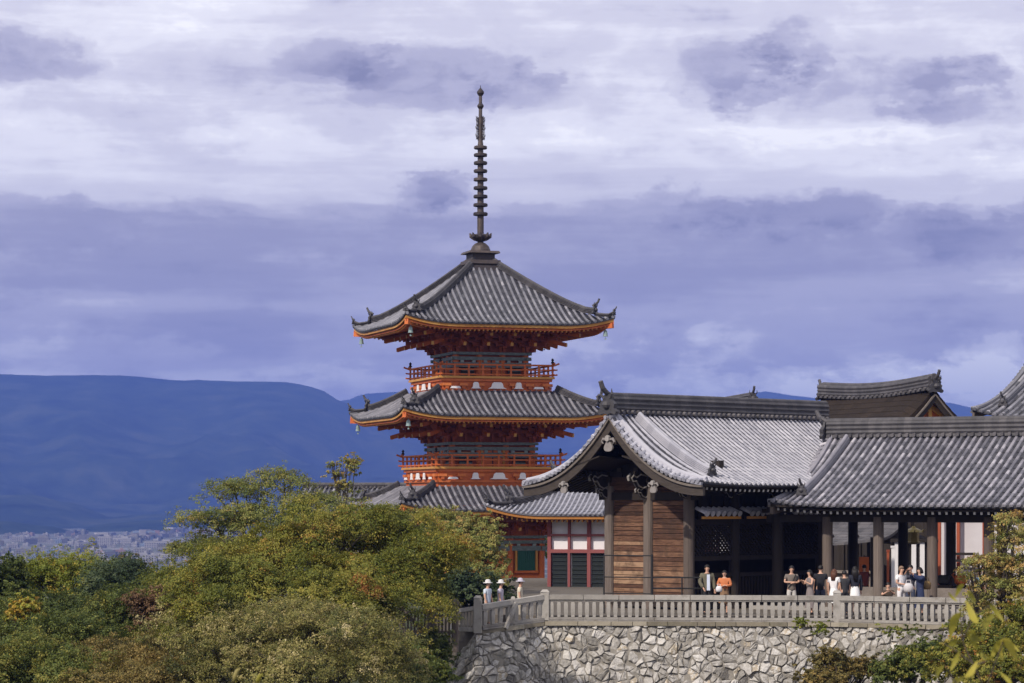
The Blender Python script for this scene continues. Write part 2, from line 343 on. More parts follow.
# ------------------------------------------------------------------ camera, sun, sky
cam = bpy.data.cameras.new('camera'); co = bpy.data.objects.new('camera', cam); COL.objects.link(co)
co.location = (0,0,CZ); co.rotation_euler = (rad(90),0,0)
cam.sensor_width = 36; cam.lens = F/1024*36; cam.shift_y = (HY-341.5)/1024
cam.clip_start = .5; cam.clip_end = 60000
cam.dof.use_dof = True; cam.dof.focus_distance = 105; cam.dof.aperture_fstop = 2.8
sc.camera = co
SUN = V((-.56,-.66,.70)).normalized()
sl = bpy.data.lights.new('sun','SUN'); so = bpy.data.objects.new('sun',sl); COL.objects.link(so)
sl.energy = 3.9; sl.angle = rad(1.2); sl.color = (1,.905,.78)
so.rotation_euler = SUN.to_track_quat('Z','Y').to_euler()
w = bpy.data.worlds.new('World'); sc.world = w; w.use_nodes = True
def build_world():
    nt = w.node_tree; L = nt.links.new; nt.nodes.clear()
    out = nt.nodes.new('ShaderNodeOutputWorld')
    sky = nt.nodes.new('ShaderNodeTexSky'); sky.sky_type='NISHITA'; sky.sun_disc=False
    sky.sun_elevation = math.asin(SUN.z); sky.sun_rotation = math.atan2(SUN.x,SUN.y)
    bg = nt.nodes.new('ShaderNodeBackground'); L(sky.outputs[0],bg.inputs[0]); bg.inputs[1].default_value=.1
    def mth(op,a,b=None,c=None,clamp=False):
        n=nt.nodes.new('ShaderNodeMath'); n.operation=op; n.use_clamp=clamp
        for i,x in enumerate((a,b,c)):
            if x is None: continue
            if hasattr(x,'is_linked'): L(x,n.inputs[i])
            else: n.inputs[i].default_value=x
        return n.outputs[0]
    tc = nt.nodes.new('ShaderNodeTexCoord'); sx = nt.nodes.new('ShaderNodeSeparateXYZ'); L(tc.outputs['Generated'],sx.inputs[0])
    az = mth('ARCTAN2',sx.outputs[0],sx.outputs[1]); el = mth('ARCSINE',sx.outputs[2])
    cb = nt.nodes.new('ShaderNodeCombineXYZ'); L(az,cb.inputs[0]); L(el,cb.inputs[1])
    P0 = cb.outputs[0]
    def nz(scale,st,det=6,ro=.55,dist=0.,off=(0,0,0)):
        mp=nt.nodes.new('ShaderNodeMapping'); mp.inputs['Scale'].default_value=st; mp.inputs['Location'].default_value=off; L(P0,mp.inputs[0])
        n=nt.nodes.new('ShaderNodeTexNoise'); n.inputs['Scale'].default_value=scale; n.inputs['Detail'].default_value=det
        n.inputs['Roughness'].default_value=ro; n.inputs['Distortion'].default_value=dist; L(mp.outputs[0],n.inputs[0]); return n.outputs['Fac']
    big = nz(7,(1,2.6,1),5,.5,.3,(3.1,0.7,0)); mid = nz(22,(1,2.4,1),7,.6,.25,(1.7,2.,0)); fine = nz(16,(.35,4.5,1),5,.6,.2,(0,5.,0))
    wsp = nz(60,(1,1.7,1),7,.62,.15,(4.,9.,0))
    # darkness of the cloud by elevation (1 = dark base, 0 = bright)
    e = mth('MULTIPLY_ADD',mth('SUBTRACT',mid,.5),.034,el)
    e = mth('MULTIPLY_ADD',mth('SUBTRACT',big,.5),.05,e)
    e = mth('MULTIPLY_ADD',mth('SUBTRACT',wsp,.5),.014,e)
    rp = ramp(nt,[(0,(.22,)*3),(.04/.4,(.3,)*3),(.06/.4,(.46,)*3),(.08/.4,(.64,)*3),(.107/.4,(.6,)*3),(.113/.4,(.28,)*3),(.13/.4,(.14,)*3),(.16/.4,(.24,)*3),(.22/.4,(.25,)*3),(1,(.35,)*3)])
    L(mth('DIVIDE',e,.4),rp.inputs[0]); dk = rp.outputs[0]
    # separate darker clumps in the bright band above
    def blob(px,py,rx,ry,amt,cur,pw=1.6):
        a0=math.atan((px-512)/F); e0=math.atan((HY-py)/F)
        wob=mth('ADD',mth('MULTIPLY',mth('SUBTRACT',mid,.5),3.4),mth('MULTIPLY',mth('SUBTRACT',wsp,.5),2.4))
        dx=mth('DIVIDE',mth('SUBTRACT',az,a0),rx/F); dy=mth('DIVIDE',mth('SUBTRACT',el,e0),ry/F)
        r2=mth('ADD',mth('MULTIPLY',dx,dx),mth('MULTIPLY',dy,dy)); r2=mth('ADD',r2,wob)
        g=mth('SUBTRACT',1.,r2,clamp=True); g=mth('MULTIPLY',g,amt)
        return mth('ADD',cur,g)
    for b in [(20,62,75,34,.42),(330,62,70,30,.34),(440,78,120,36,.38),(520,88,70,26,.26),(735,72,70,42,.36),(790,52,50,34,.36),(850,92,150,40,.34),(965,105,90,36,.34),(560,175,170,16,.12),
              (430,196,60,26,.45),(780,215,120,30,.3),(955,235,80,34,.25),(250,262,230,44,.2),(700,262,260,46,.2),(900,325,170,36,.12),(180,340,230,34,.16),(60,235,90,34,.15),
              (720,385,150,24,-.25),(930,395,140,40,-.38),(990,360,70,30,-.25),(560,340,200,22,-.16),(360,368,130,14,-.1),(110,352,120,16,-.08),(330,205,120,16,-.2),(860,150,170,22,-.1),(990,175,100,26,-.12)]:
        dk = blob(*b,dk)
    dk = mth('MULTIPLY_ADD',mth('SUBTRACT',fine,.5),.62,dk)
    dk = mth('MULTIPLY_ADD',mth('SUBTRACT',mid,.5),.7,dk)
    dk = mth('MULTIPLY_ADD',mth('SUBTRACT',big,.5),.5,dk)
    dk = mth('MULTIPLY_ADD',mth('SUBTRACT',wsp,.5),.22,dk)
    cr = ramp(nt,[(0,(1.1,1.09,1.12)),(.12,(.93,.92,1.0)),(.3,(.75,.735,.85)),(.5,(.53,.515,.67)),(.75,(.385,.375,.535)),(1,(.26,.26,.41))],'EASE')
    L(dk,cr.inputs[0])
    hs=nt.nodes.new('ShaderNodeHueSaturation'); L(cr.outputs[0],hs.inputs['Color']); L(mth('SUBTRACT',.88,mth('MULTIPLY',mth('SUBTRACT',el,.2,clamp=True),1.0,clamp=True),clamp=True),hs.inputs['Saturation'])
    bg2 = nt.nodes.new('ShaderNodeBackground'); L(hs.outputs[0],bg2.inputs[0]); bg2.inputs[1].default_value=SKYK
    # thin gaps of open sky high up
    gp = nz(5,(1,1.4,1),4,.5,.2,(8,3,0)); g2=mth('MULTIPLY',mth('SUBTRACT',gp,.55,clamp=True),4,clamp=True)
    hi = mth('MULTIPLY',mth('SUBTRACT',el,.22,clamp=True),5,clamp=True)
    mask = mth('SUBTRACT',1.,mth('MULTIPLY',mth('MULTIPLY',g2,hi),.9))
    ms = nt.nodes.new('ShaderNodeMixShader'); L(mask,ms.inputs[0]); L(bg.outputs[0],ms.inputs[1]); L(bg2.outputs[0],ms.inputs[2])
    L(ms.outputs[0],out.inputs[0])
SKYK = 1.0
build_world()
sc.view_settings.view_transform='Standard'; sc.view_settings.look='None'; sc.view_settings.exposure=.12; sc.view_settings.gamma=1
sc.cycles.use_denoising=True
sc.cycles.max_bounces=6; sc.cycles.diffuse_bounces=3; sc.cycles.transmission_bounces=2; sc.cycles.transparent_max_bounces=4; sc.cycles.volume_bounces=0
sc.cycles.sample_clamp_indirect=4

# ------------------------------------------------------------------ terrain, mountains, haze
def grid_obj(name, xs, ys, zf, mat, kind='structure', smooth=True):
    v=[(x,y,zf(x,y)) for y in ys for x in xs]; nx=len(xs)
    f=[(j*nx+i,j*nx+i+1,(j+1)*nx+i+1,(j+1)*nx+i) for j in range(len(ys)-1) for i in range(nx-1)]
    me=bpy.data.meshes.new(name); me.from_pydata(v,[],f)
    o=link_mesh(me,name,mat,None,smooth); o['kind']=kind; return o
def sstep(a,b,x):
    t=min(1,max(0,(x-a)/(b-a))); return t*t*(3-2*t)
def fbm(x,y,s,o=5):
    return noise.fractal(V((x*s,y*s,0)),1.0,2.0,o)
def terr(x,y):
    z=-8+ .6*fbm(x,y,.05)
    z+= 2.5*sstep(100,135,y)
    hill=sstep(210,900,y); z=z*(1-hill)-56*hill
    return z-.0
mg,nt,b=new_mat('valley_ground')
n1=noise_n(nt,.012,8,.7); r1=ramp(nt,[(.3,(.02,.035,.018)),(.48,(.05,.06,.035)),(.56,(.15,.15,.15)),(.7,(.3,.29,.3))]); nt.links.new(n1.outputs['Fac'],r1.inputs[0]); nt.links.new(r1.outputs[0],b.inputs['Base Color']); b.inputs['Roughness'].default_value=.95
mgn,nt,b=new_mat('slope_ground')
n1=noise_n(nt,.6,8,.7); r1=ramp(nt,[(.3,(.015,.02,.01)),(.5,(.035,.045,.018)),(.7,(.07,.06,.03))]); nt.links.new(n1.outputs['Fac'],r1.inputs[0])
geo=nt.nodes.new('ShaderNodeNewGeometry'); sp=nt.nodes.new('ShaderNodeSeparateXYZ'); nt.links.new(geo.outputs['Position'],sp.inputs[0])
mr=nt.nodes.new('ShaderNodeMapRange'); nt.links.new(sp.outputs[1],mr.inputs[0]); mr.inputs[1].default_value=700; mr.inputs[2].default_value=1000
n2=noise_n(nt,.012,8,.7); r2=ramp(nt,[(.3,(.02,.035,.018)),(.48,(.05,.06,.035)),(.56,(.15,.15,.15)),(.7,(.3,.29,.3))]); nt.links.new(n2.outputs['Fac'],r2.inputs[0])
nt.links.new(mix_col(nt,r1.outputs[0],r2.outputs[0],mr.outputs[0]),b.inputs['Base Color']); b.inputs['Roughness'].default_value=.95
def spaced(vals): return vals
xs=sorted(set([-6000,-4000,-2500,-1600,-1000,-600,-350,-200,-120]+list(range(-80,81,5))+[120,200,350,600,1000,1600,2500,4000,6000]))
ys=[-150,-60]+list(range(0,240,6))+[260,300,350,420,500,600,700,800,900,1100,1500,2200,3000,4000,5500,7500,10000,12500]
grid_obj('ground',xs,ys,terr,mgn)
mf,nt,b=new_mat('forested_mountain')
n1=noise_n(nt,.006,10,.72); r1=ramp(nt,[(.35,(.004,.012,.008)),(.5,(.02,.034,.02)),(.68,(.055,.065,.035))]); nt.links.new(n1.outputs['Fac'],r1.inputs[0]); nt.links.new(r1.outputs[0],b.inputs['Base Color']); b.inputs['Roughness'].default_value=1
b.inputs['Specular IOR Level'].default_value=0
def interp(pts,x):
    if x<=pts[0][0]: return pts[0][1]
    for (a,ya),(b_,yb) in zip(pts,pts[1:]):
        if x<=b_: t=(x-a)/(b_-a); t=t*t*(3-2*t); return ya+(yb-ya)*t
    return pts[-1][1]
def mountain(name,Y0,Y1,Yc,prof,amp,s,x0,x1,n=220,seed=0):
    xs=[x0+(x1-x0)*i/n for i in range(n+1)]; ys=[Y0+(Y1-Y0)*j/60 for j in range(61)]
    def zf(x,y):
        px=512+x/Yc*F; h=interp(prof,px); hz=CZ+(HY-h)*Yc/F+58
        t=(y-Y0)/(Yc-Y0) if y<Yc else (Y1-y)/(Y1-Yc)
        t=max(0,t); rdg=abs(fbm(x+seed*911,y*.6,s,6)); 
        sh=t**.9
        return -58+hz*sh*(1-.0*rdg)-amp*rdg*min(1,t*2.5)*(1-.96*sh)+amp*.1*fbm(x,y,s*5,3)*t*(1-.8*sh)
    return grid_obj(name,xs,ys,zf,mf)
mountain('far_mountain',6600,11600,9200,[(-900,360),(-200,368),(20,373),(60,374),(130,376),(200,379),(250,381),(290,381),(315,385),(340,399),(380,425),(480,450),(700,452),(1100,455),(1500,440)],300,.0013,-5000,4500,seed=1)
mountain('distant_mountain',9300,11900,11300,[(-400,430),(250,430),(330,402),(348,399),(365,393),(400,391),(440,400),(520,415),(640,410),(735,398),(765,391),(800,396),(850,404),(945,402),(980,408),(1100,420),(1600,415)],120,.0015,-3500,5000,seed=4)
mountain('foothill',5600,6900,6250,[(-500,505),(-60,497),(30,494),(70,503),(110,517),(150,514),(215,509),(300,500),(420,497),(700,500),(1500,505)],60,.003,-3600,3600,seed=9)
mountain('low_hill',5050,5750,5400,[(-400,560),(60,560),(75,533),(110,523),(150,520),(210,521),(250,529),(330,540),(500,545),(1500,560)],16,.006,-1500,600,n=120,seed=12)
mountain('low_hill',4700,5200,4950,[(-900,560),(-300,530),(-80,524),(0,521),(50,526),(85,540),(110,560),(1500,570)],16,.006,-2300,-600,n=120,seed=14)
def haze():
    mb=MB(); mb.box((0,6150,210),(13000,13000,560)); o=mb.build('haze',[])
    o['kind']='stuff'; o.data.materials.clear()
    m=bpy.data.materials.new('valley_haze'); m.use_nodes=True; nt=m.node_tree; nt.nodes.clear()
    ou=nt.nodes.new('ShaderNodeOutputMaterial'); pv=nt.nodes.new('ShaderNodeVolumePrincipled')
    pv.inputs['Color'].default_value=(*HZC,1); pv.inputs['Density'].default_value=HZD; pv.inputs['Anisotropy'].default_value=0
    nt.links.new(pv.outputs[0],ou.inputs['Volume']); o.data.materials.append(m)
HZC=(.16,.27,.87); HZD=1.15e-4
haze()

# ------------------------------------------------------------------ the city in the valley
CM=[plain('pale_building_wall',(.3,.29,.29),.8,.5),plain('beige_building_wall',(.2,.19,.17),.8,.5),plain('grey_building_wall',(.1,.1,.115),.8,.5),plain('brick_building_wall',(.3,.2,.17)),plain('blue_building_roof',(.2,.25,.32))]
winm=plain('dark_window_band',(.05,.055,.07))
def city():
    rr=random.Random(11); protos=[]
    for k in range(8):
        mb=MB(); w_,d_,h_=[(22,16,14),(30,14,22),(16,14,9),(40,18,16),(14,12,30),(26,22,11),(55,20,12),(12,10,7)][k]
        mb.box((0,0,h_/2),(w_,d_,h_),tint=.5); nf=int(h_//3.2)
        for f in range(nf):
            z=1.9+f*3.2
            nw=max(2,int(w_//4))
            for i in range(nw): mb.box((-w_/2+w_*(i+.5)/nw,-d_/2-.03,z),(w_/nw*.62,.2,1.5),tint=.5,mi=1)
            for i in (-1,1): mb.box((w_/2*i,0,z),(.2,d_*.7,1.4),tint=.5,mi=1)
        mb.box((0,0,h_+.3),(w_+.6,d_+.6,.6),tint=.3)
        mb.box((w_*.2,0,h_+1.8),(w_*.25,d_*.4,2.6),tint=.6); protos.append(mb)
    objs=[]
    labels=['pale apartment block among the roofs of the valley town','beige office block among the roofs of the valley town','grey building among the roofs of the valley town','brick coloured building among the roofs of the valley town','blue roofed building among the roofs of the valley town']
    src={}
    n=0; spots=[]
    special=[(165,562,2650,3,0,.5),(150,566,2550,0,0,.6),(200,556,2900,6,2,.7),(178,560,2700,4,0,.5),(213,553,2950,1,2,.7),(160,547,3400,6,0,.7),(120,543,3700,6,0,.7),(105,548,3500,1,0,.6),(90,555,3100,3,2,.5),(140,556,2900,0,0,.6),(190,566,2600,0,0,.5)]
    for (px,py,Y,k,c,s_) in special: spots.append(((px-512)*Y/F,Y,k,c,s_,rr.uniform(-.4,.4)))
    while len(spots)<290:
        Y=rr.uniform(2500,4700)**1.0; px=rr.uniform(-35,265)
        spots.append(((px-512)*Y/F,Y,rr.choice([2,2,2,5,7,7,7,7,7]),rr.choices([0,1,2,3,4],[6,3,3,1,1])[0],rr.uniform(.4,.75),rr.uniform(-.5,.5)))
    for (x,y,k,c,s_,rz) in spots:
        if (k,c) not in src:
            o=protos[k].build('town_building',[CM[c],winm]); src[(k,c)]=o.data
        else:
            o=bpy.data.objects.new('town_building',src[(k,c)]); COL.objects.link(o)
        o.location=(x,y,-56.2); o.rotation_euler=(0,0,rz); o.scale=(s_,s_,s_)
        tag(o,labels[c],'building',labels[c].split(' among')[0]+'s of the valley town')
    mb=MB()
    for i in range(3600):
        Y=rr.uniform(3600,4900) if rr.random()<.8 else rr.uniform(4900,5600); px=rr.uniform(-60,330)
        if Y>4650 and px<88: continue
        if Y>5000 and 60<px<300: continue; x=(px-512)*Y/F
        s_=rr.uniform(8,22); h_=rr.uniform(3,7)*(2.2 if rr.random()<.03 else 1); c=rr.choices([0,1,2,3,4],[6,3,3,1,1])[0]; a=rr.uniform(-.5,.5)
        if fbm(x,Y,.004,3)<.02: continue
        mb.box((x,Y,-56+h_/2),(s_*rr.uniform(.8,1.8),s_,h_),x=(math.cos(a),math.sin(a),0),mi=c)
    o=mb.build('distant_town',CM); tag(o,'far rows of small pale buildings below the blue mountains','town',kind='stuff')
city()
# ------------------------------------------------------------------ pagoda
def pagoda():
    cx,cy=(480.5-512)/F*164,164.; rot=rad(17); zb=-1.7
    root=thing('pagoda',(cx,cy,zb),'tall three storey vermilion pagoda with grey tiled roofs and a bronze ringed spire','pagoda')
    C0=V((cx,cy,0))
    def fr(k):
        a=rot+k*math.pi/2; return V((math.cos(a),math.sin(a),0)), V((math.sin(a),-math.cos(a),0))
    def pt(k,u,t,z):
        ux,o=fr(k); q=C0+ux*u+o*t; return V((q.x,q.y,z))
    storeys=[ # a, eave z, H, dmax(inner), body half, floor z, balcony half
        dict(a=6.75,ze=3.62,H=4.35,din=4.0,body=2.95,z0=-1.7,bal=None),
        dict(a=6.6,ze=9.15,H=4.2,din=3.6,body=2.5,z0=6.0,bal=(3.95,5.3)),
        dict(a=6.42,ze=14.55,H=4.43,din=.45,body=2.18,z0=11.35,bal=(3.58,10.68))]
    for s in storeys:
        a=s['a']; h=Hip(cx,cy,rot,a,a,s['ze'],s['H'],1.27,a-s['din'],.5)
        ro=build_hip(h,root,[M['tile'],M['pan']],st=.37,r=.088,ridge_w=.15,ridge_h=.32,rows=12,seg=.36,jit=.08,base=.6)
        # eave boards and rafters (sub-parts of the roof)
        fa=MB(); ra=MB(); rb=MB(); cap=MB()
        for k in range(4):
            f=h.S(k); us=frange(-a+.06,a-.06,.5)
            for dz0,dz1,din,mi in ((-.12,-.27,.08,1),(-.27,-.44,.2,0)):
                for u0,u1 in zip(us,us[1:]):
                    e0=min(din,a-abs(u0)); e1=min(din,a-abs(u1)); w0=f(u0,e0);w1=f(u1,e1); i0=f(u0,min(e0+.25,a-abs(u0)))-V((0,0,0)); i1=f(u1,min(e1+.25,a-abs(u1)))
                    i0.z=w0.z; i1.z=w1.z
                    fa.hexa([w0+UP*dz1,w1+UP*dz1,i1+UP*dz1,i0+UP*dz1,w0+UP*dz0,w1+UP*dz0,i1+UP*dz0,i0+UP*dz0],mi=mi)
            # soffit board
            for u0,u1 in zip(us,us[1:]):
                def q(u,d):
                    d=min(d,a-abs(u)); p=f(u,0.); pp=pt(k,u,a-d,0); pp.z=p.z-.33+.16*d; return pp
                for d0,d1 in ((.15,1.2),(1.2,2.4),(2.4,3.9)):
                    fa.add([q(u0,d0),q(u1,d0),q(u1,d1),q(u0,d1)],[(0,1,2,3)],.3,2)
            for u in frange(-a+.25,a-.25,.27):
                d1=min(3.9,a-abs(u))
                def r_(d,dz): p=f(u,0.); pp=pt(k,u,a-d,0); pp.z=p.z+dz+.16*d; return pp
                if d1>.5: ra.beam(r_(.3,-.47),r_(min(1.7,d1),-.44),.1,.12,mi=0); ra.beam(r_(.27,-.47),r_(.298,-.47),.085,.1,mi=2)
                if d1>1.5: ra.beam(r_(1.35,-.66),r_(d1,-.6),.11,.14,mi=1)
            # corner rafter
            c0=h.corner(k,.1); c1=h.corner(k,3.4); ra.beam(c0-UP*.5,V((c1.x,c1.y,c0.z-.75)),.24,.3,mi=0)
        fa.build('eave_board',[M['orange'],M['gold'],M['red']],ro)
        ra.build('rafter_row',[M['orange'],M['red'],M['gold']],ro)
        for k in range(4):
            b_=MB(); c0=h.corner(k,.45); z=c0.z-.62
            b_.tube([(c0.x,c0.y,z+.1),(c0.x,c0.y,z-.15)],.02,5,tint=.3)
            b_.lathe((c0.x,c0.y,z-.5),[(.16,0),(.14,.05),(.12,.16),(.11,.28),(.06,.36),(.02,.38)],10,tint=.4)
            b_.tube([(c0.x,c0.y,z-.5),(c0.x,c0.y,z-.62)],.012,4,tint=.5); b_.box((c0.x,c0.y,z-.65),(.1,.01,.08),tint=.6)
            b_.build('wind_bell',M['verdigris'],ro)
        # body
        B=s['body']; z0=s['z0']; zt=s['ze']-.15
        mb=MB(); mb.hexa([pt(k,-B+.08,B-.08,z0) for k in range(4)]+[pt(k,-B+.08,B-.08,zt) for k in range(4)],.45)
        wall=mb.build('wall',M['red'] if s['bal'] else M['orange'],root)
        for k in range(4):
            for i in range(4 if True else 0):
                if i==3: continue
                u=-B+2*B*i/3; c=MB(); p=pt(k,u,B,0); c.lathe((p.x,p.y,z0),[(.19,0),(.19,zt-z0-.5)],12,tint=.5); c.build('column',M['orange'],root)
        zb0=zt-2.25 if s['bal'] else zt-2.3   # painted head beams
        bm=MB()
        for k in range(4):
            for (za,zc,o_,mi) in ((zb0,zb0+.28,.06,0),(zb0+.42,zb0+.62,.1,0),(zb0+.74,zb0+.9,.16,0)):
                bm.beam(pt(k,-B-.32,B+o_,(za+zc)/2),pt(k,B+.32,B+o_,(za+zc)/2),.22,zc-za,tint=.55,mi=mi)
            for i in range(6): 
                u=-B+2*B*(i+.5)/6; bm.box(pt(k,u,B+.1,zb0+.35),(.2,.12,.2),x=fr(k)[0],tint=.9)
        bm.build('painted_beam',M['teal'],root)
        # bracket clusters
        zz=zb0+.92
        for k in range(4):
            for i in range(4):
                u=-B+2*B*i/3; corner=(i==0)
                if i==3: continue
                mb=MB(); ux,o=fr(k)
                dirs=[(u,o)] 
                if corner:
                    ux2,o2=fr((k+3)%4); 
                    dirs=[(u,o),(u,(o+o2).normalized()*1.38),(u,o2)]
                base=pt(k,u,B,0)
                for (_,d) in dirs:
                    x=V((-d.y,d.x,0)).normalized()
                    for j in range(4):
                        z=zz+.1+j*.34; r1=.45+.55*j
                        mb.beam(base+UP*z-d*.1,base+UP*z+d*r1,.17,.2,tint=.4,mi=0)
                        mb.box(base+d*r1+UP*(z+.19),(.28,.28,.17),x=x,tint=.55,mi=0)
                        mb.beam(base+d*(r1)+UP*(z+.3)-x*(.55),base+d*(r1)+UP*(z+.3)+x*(.55),.15,.17,tint=.4,mi=0)
                        for q in (-.5,.5): mb.box(base+d*r1+x*q+UP*(z+.43),(.2,.2,.13),x=x,tint=.6,mi=0)
                    for j,(rr_,zz_) in enumerate(((2.0,.5),(2.65,1.05))):
                        e=base+d*rr_+UP*(zz+zz_-.12)
                        mb.beam(base+d*.4+UP*(zz+zz_+.42),e,.17,.24,tint=.35,mi=1)
                        mb.beam(e,e+d*.02-UP*.002,.17,.2,tint=.7,mi=2)
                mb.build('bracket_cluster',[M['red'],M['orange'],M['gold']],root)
            # gold carved bits between clusters
        pl=MB()
        for k in range(4):
            for i in range(3):
                u=-B+2*B*(i+.5)/3; pl.box(pt(k,u,B+.12,zz+.35),(.18,.08,.55),x=fr(k)[0],tint=.4); pl.box(pt(k,u,B+.9,zz+.95),(.22,.3,.3),x=fr(k)[0],tint=.3)
            for t,z in ((B+.5,zz+.62),(B+1.05,zz+.98),(B+1.6,zz+1.3)):
                pl.beam(pt(k,-t-.3,t,z),pt(k,t+.3,t,z),.15,.2,tint=.35)
        pl.build('bracket_purlin',M['red'],root)
        # doors and windows
        for k in range(4):
            ux,o=fr(k)
            if s['bal']:
                d=MB(); zc=z0+.62
                d.box(pt(k,0,B+.04,zc),(1.25,.1,1.2),x=ux,tint=.5); d.box(pt(k,0,B+.1,zc),(.06,.06,1.2),x=ux,tint=.2,mi=1)
                for q in (-.68,.68): d.box(pt(k,q,B+.1,zc),(.12,.14,1.3),x=ux,tint=.5,mi=2)
                d.build('door',[M['orange'],M['dark'],M['gold']],root)
                for q in (-1,1):
                    wn=MB(); u=q*2*B/3; wn.box(pt(k,u,B+.02,zc),(.8,.08,.7),x=ux,tint=.4,mi=0)
                    for z_ in (-.22,0,.22): wn.box(pt(k,u,B+.07,zc+z_),(.8,.05,.07),x=ux,tint=.5,mi=1)
                    for z_ in (-.4,.4): wn.box(pt(k,u,B+.07,zc+z_),(.95,.1,.09),x=ux,tint=.5,mi=2)
                    wn.build('window',[M['dark'],M['teal'],M['gold']],root)
            else:
                d=MB(); d.box(pt(k,0,B+.04,-.2),(1.5,.1,2.4),x=ux,tint=.5); d.box(pt(k,0,B+.1,-.2),(.07,.06,2.4),x=ux,tint=.2,mi=1); d.build('door',[M['orange'],M['dark']],root)
                for q in (-1,1):
                    wn=MB(); u=q*2*B/3
                    wn.box(pt(k,u,B+.02,.62),(1.1,.1,1.35),x=ux,tint=.5,mi=0)
                    for i in range(9): wn.box(pt(k,u-.48+.12*i,B+.08,.62),(.06,.06,1.3),x=ux,tint=.6,mi=0)
                    for z_ in (-.1,1.35): wn.box(pt(k,u,B+.08,z_),(1.5,.14,.14),x=ux,tint=.5,mi=1)
                    for e_ in (-.64,.64): wn.box(pt(k,u+e_,B+.08,.62),(.13,.12,1.4),x=ux,tint=.5,mi=2)
                    wn.build('window',[M['green'],M['orange'],M['gold']],root)
                pn=MB()
                for z_,hh in ((-.42,.2),(-1.25,.2),(1.72,.24)): pn.beam(pt(k,-B,B+.04,z_),pt(k,B,B+.04,z_),.2,hh,tint=.5)
                pn.build('tie_beam',M['orange'],root)
        if s['bal']:
            b,zl=s['bal']; zf=zl+.78
            sk=MB()
            sk.hexa([pt(k,-b+.25,b-.25,zl-.35) for k in range(4)]+[pt(k,-b+.25,b-.25,zf) for k in range(4)],.5,0)
            for k in range(4):
                ux,o=fr(k)
                for z_,h_,t_ in ((zl+.02,.14,b-.14),(zf-.12,.15,b-.12)): sk.beam(pt(k,-t_,t_-.08,z_),pt(k,t_,t_-.08,z_),.16,h_,tint=.6,mi=0)
                for i in range(7):   # little bracket blocks
                    u=(-b+.5)+(2*b-1)*i/6
                    sk.box(pt(k,u,b-.16,zl+.2),(.2,.2,.16),x=ux,tint=.4,mi=0); sk.box(pt(k,u,b-.14,zl+.38),(.5,.2,.16),x=ux,tint=.7,mi=0); 
                for i,(u,wd) in enumerate(((-b*.72,.6),(-b*.37,.5),(0,.95),(b*.37,.5),(b*.72,.6))):
                    zz2=zl+.14; pts=[(-wd*.62,0),(-wd*.4,.08),(-wd*.34,.3),(-wd*.22,.38),(wd*.22,.38),(wd*.34,.3),(wd*.4,.08),(wd*.62,0)]
                    if i in (0,4): pts=[(-wd*.55,0),(-wd*.4,.13),(wd*.4,.13),(wd*.55,0)]
                    sk.plate([pt(k,u,b-.0,zz2)+ux*p_+UP*q_ for p_,q_ in pts],o,.05,tint=.7,mi=1)
            sk.build('balcony_skirt',[M['orange'],M['white']],root)
            fl=MB(); fl.hexa([pt(k,-b,b,zf-.03) for k in range(4)]+[pt(k,-b,b,zf+.1) for k in range(4)],.6); fl.build('balcony_floor',M['gold'],root)
            rl=MB(); t=b-.1
            for k in range(4):
                for (z_,r_,ex) in ((.78,.055,.42),(.5,.045,.3),(.2,.05,.3)):
                    pts=[pt(k,-t-ex,t,zf+z_+(.12 if z_>.7 else .03)),pt(k,-t-.1,t,zf+z_),pt(k,t+.1,t,zf+z_),pt(k,t+ex,t,zf+z_+(.12 if z_>.7 else .03))]
                    rl.tube(pts,r_,7,tint=.55)
                for i in range(8):
                    u=-t+2*t*i/8; rl.box(pt(k,u,t,zf+(.4 if i else .45)),(.1,.1,.75 if i else .95),x=fr(k)[0],tint=.5)
                rl.lathe(pt(k,-t,t,zf+.92),[(.09,0),(.1,.06),(.05,.12),(.09,.2),(.02,.3)],8,tint=.2,mi=1)
            rl.build('balcony_railing',[M['orange'],M['dark']],root)
    # stone platform and spire
    pf=MB(); pf.hexa([pt(k,-4.6,4.6,-2.3) for k in range(4)]+[pt(k,-4.6,4.6,-1.7) for k in range(4)],.5); pf.build('platform',M['stone_rail'],root)
    zA=14.55+4.43*(1-.45/6.42)**1.27
    sp=MB()
    sp.hexa([pt(k,-1.25,1.25,zA-.95) for k in range(4)]+[pt(k,-.85,.85,zA-.05) for k in range(4)],.4)
    sp.hexa([pt(k,-1.0,1.0,zA-.1) for k in range(4)]+[pt(k,-.98,.98,zA+.12) for k in range(4)],.6)
    sp.hexa([pt(k,-.7,.7,zA+.1) for k in range(4)]+[pt(k,-.7,.7,zA+.55) for k in range(4)],.45)
    sp.hexa([pt(k,-.98,.98,zA+.55) for k in range(4)]+[pt(k,-.92,.92,zA+.68) for k in range(4)],.7)
    spire=sp.build('spire',M['bronze'],root)
    z=zA+.68; c=V((cx,cy,0))
    m=MB(); m.lathe(c+UP*z,[(.62,0),(.6,.12),(.5,.35),(.34,.5),(.2,.56)],20); m.lathe(c+UP*(z+.55),[(.16,0),(.2,.08),(.5,.28),(.55,.42),(.42,.5),(.2,.56)],20,rot=.2)
    for i in range(8):
        a=i*math.pi/4; d=V((math.cos(a),math.sin(a),0)); m.tube([c+UP*(z+.75)+d*.3,c+UP*(z+.95)+d*.58,c+UP*(z+1.14)+d*.66],[.12,.13,.03],6)
    m.build('lotus_base',M['bronze'],spire)
    m=MB(); m.lathe(c+UP*(z+.9),[(.2,0),(.2,1.2),(.17,5.6),(.13,6),(.09,9.0)],12); m.build('shaft',M['bronze'],spire)
    rz=[4.2+(500-y)*164/F for y in (214,205,196.5,188,179.5,171,163,155,147.5)]
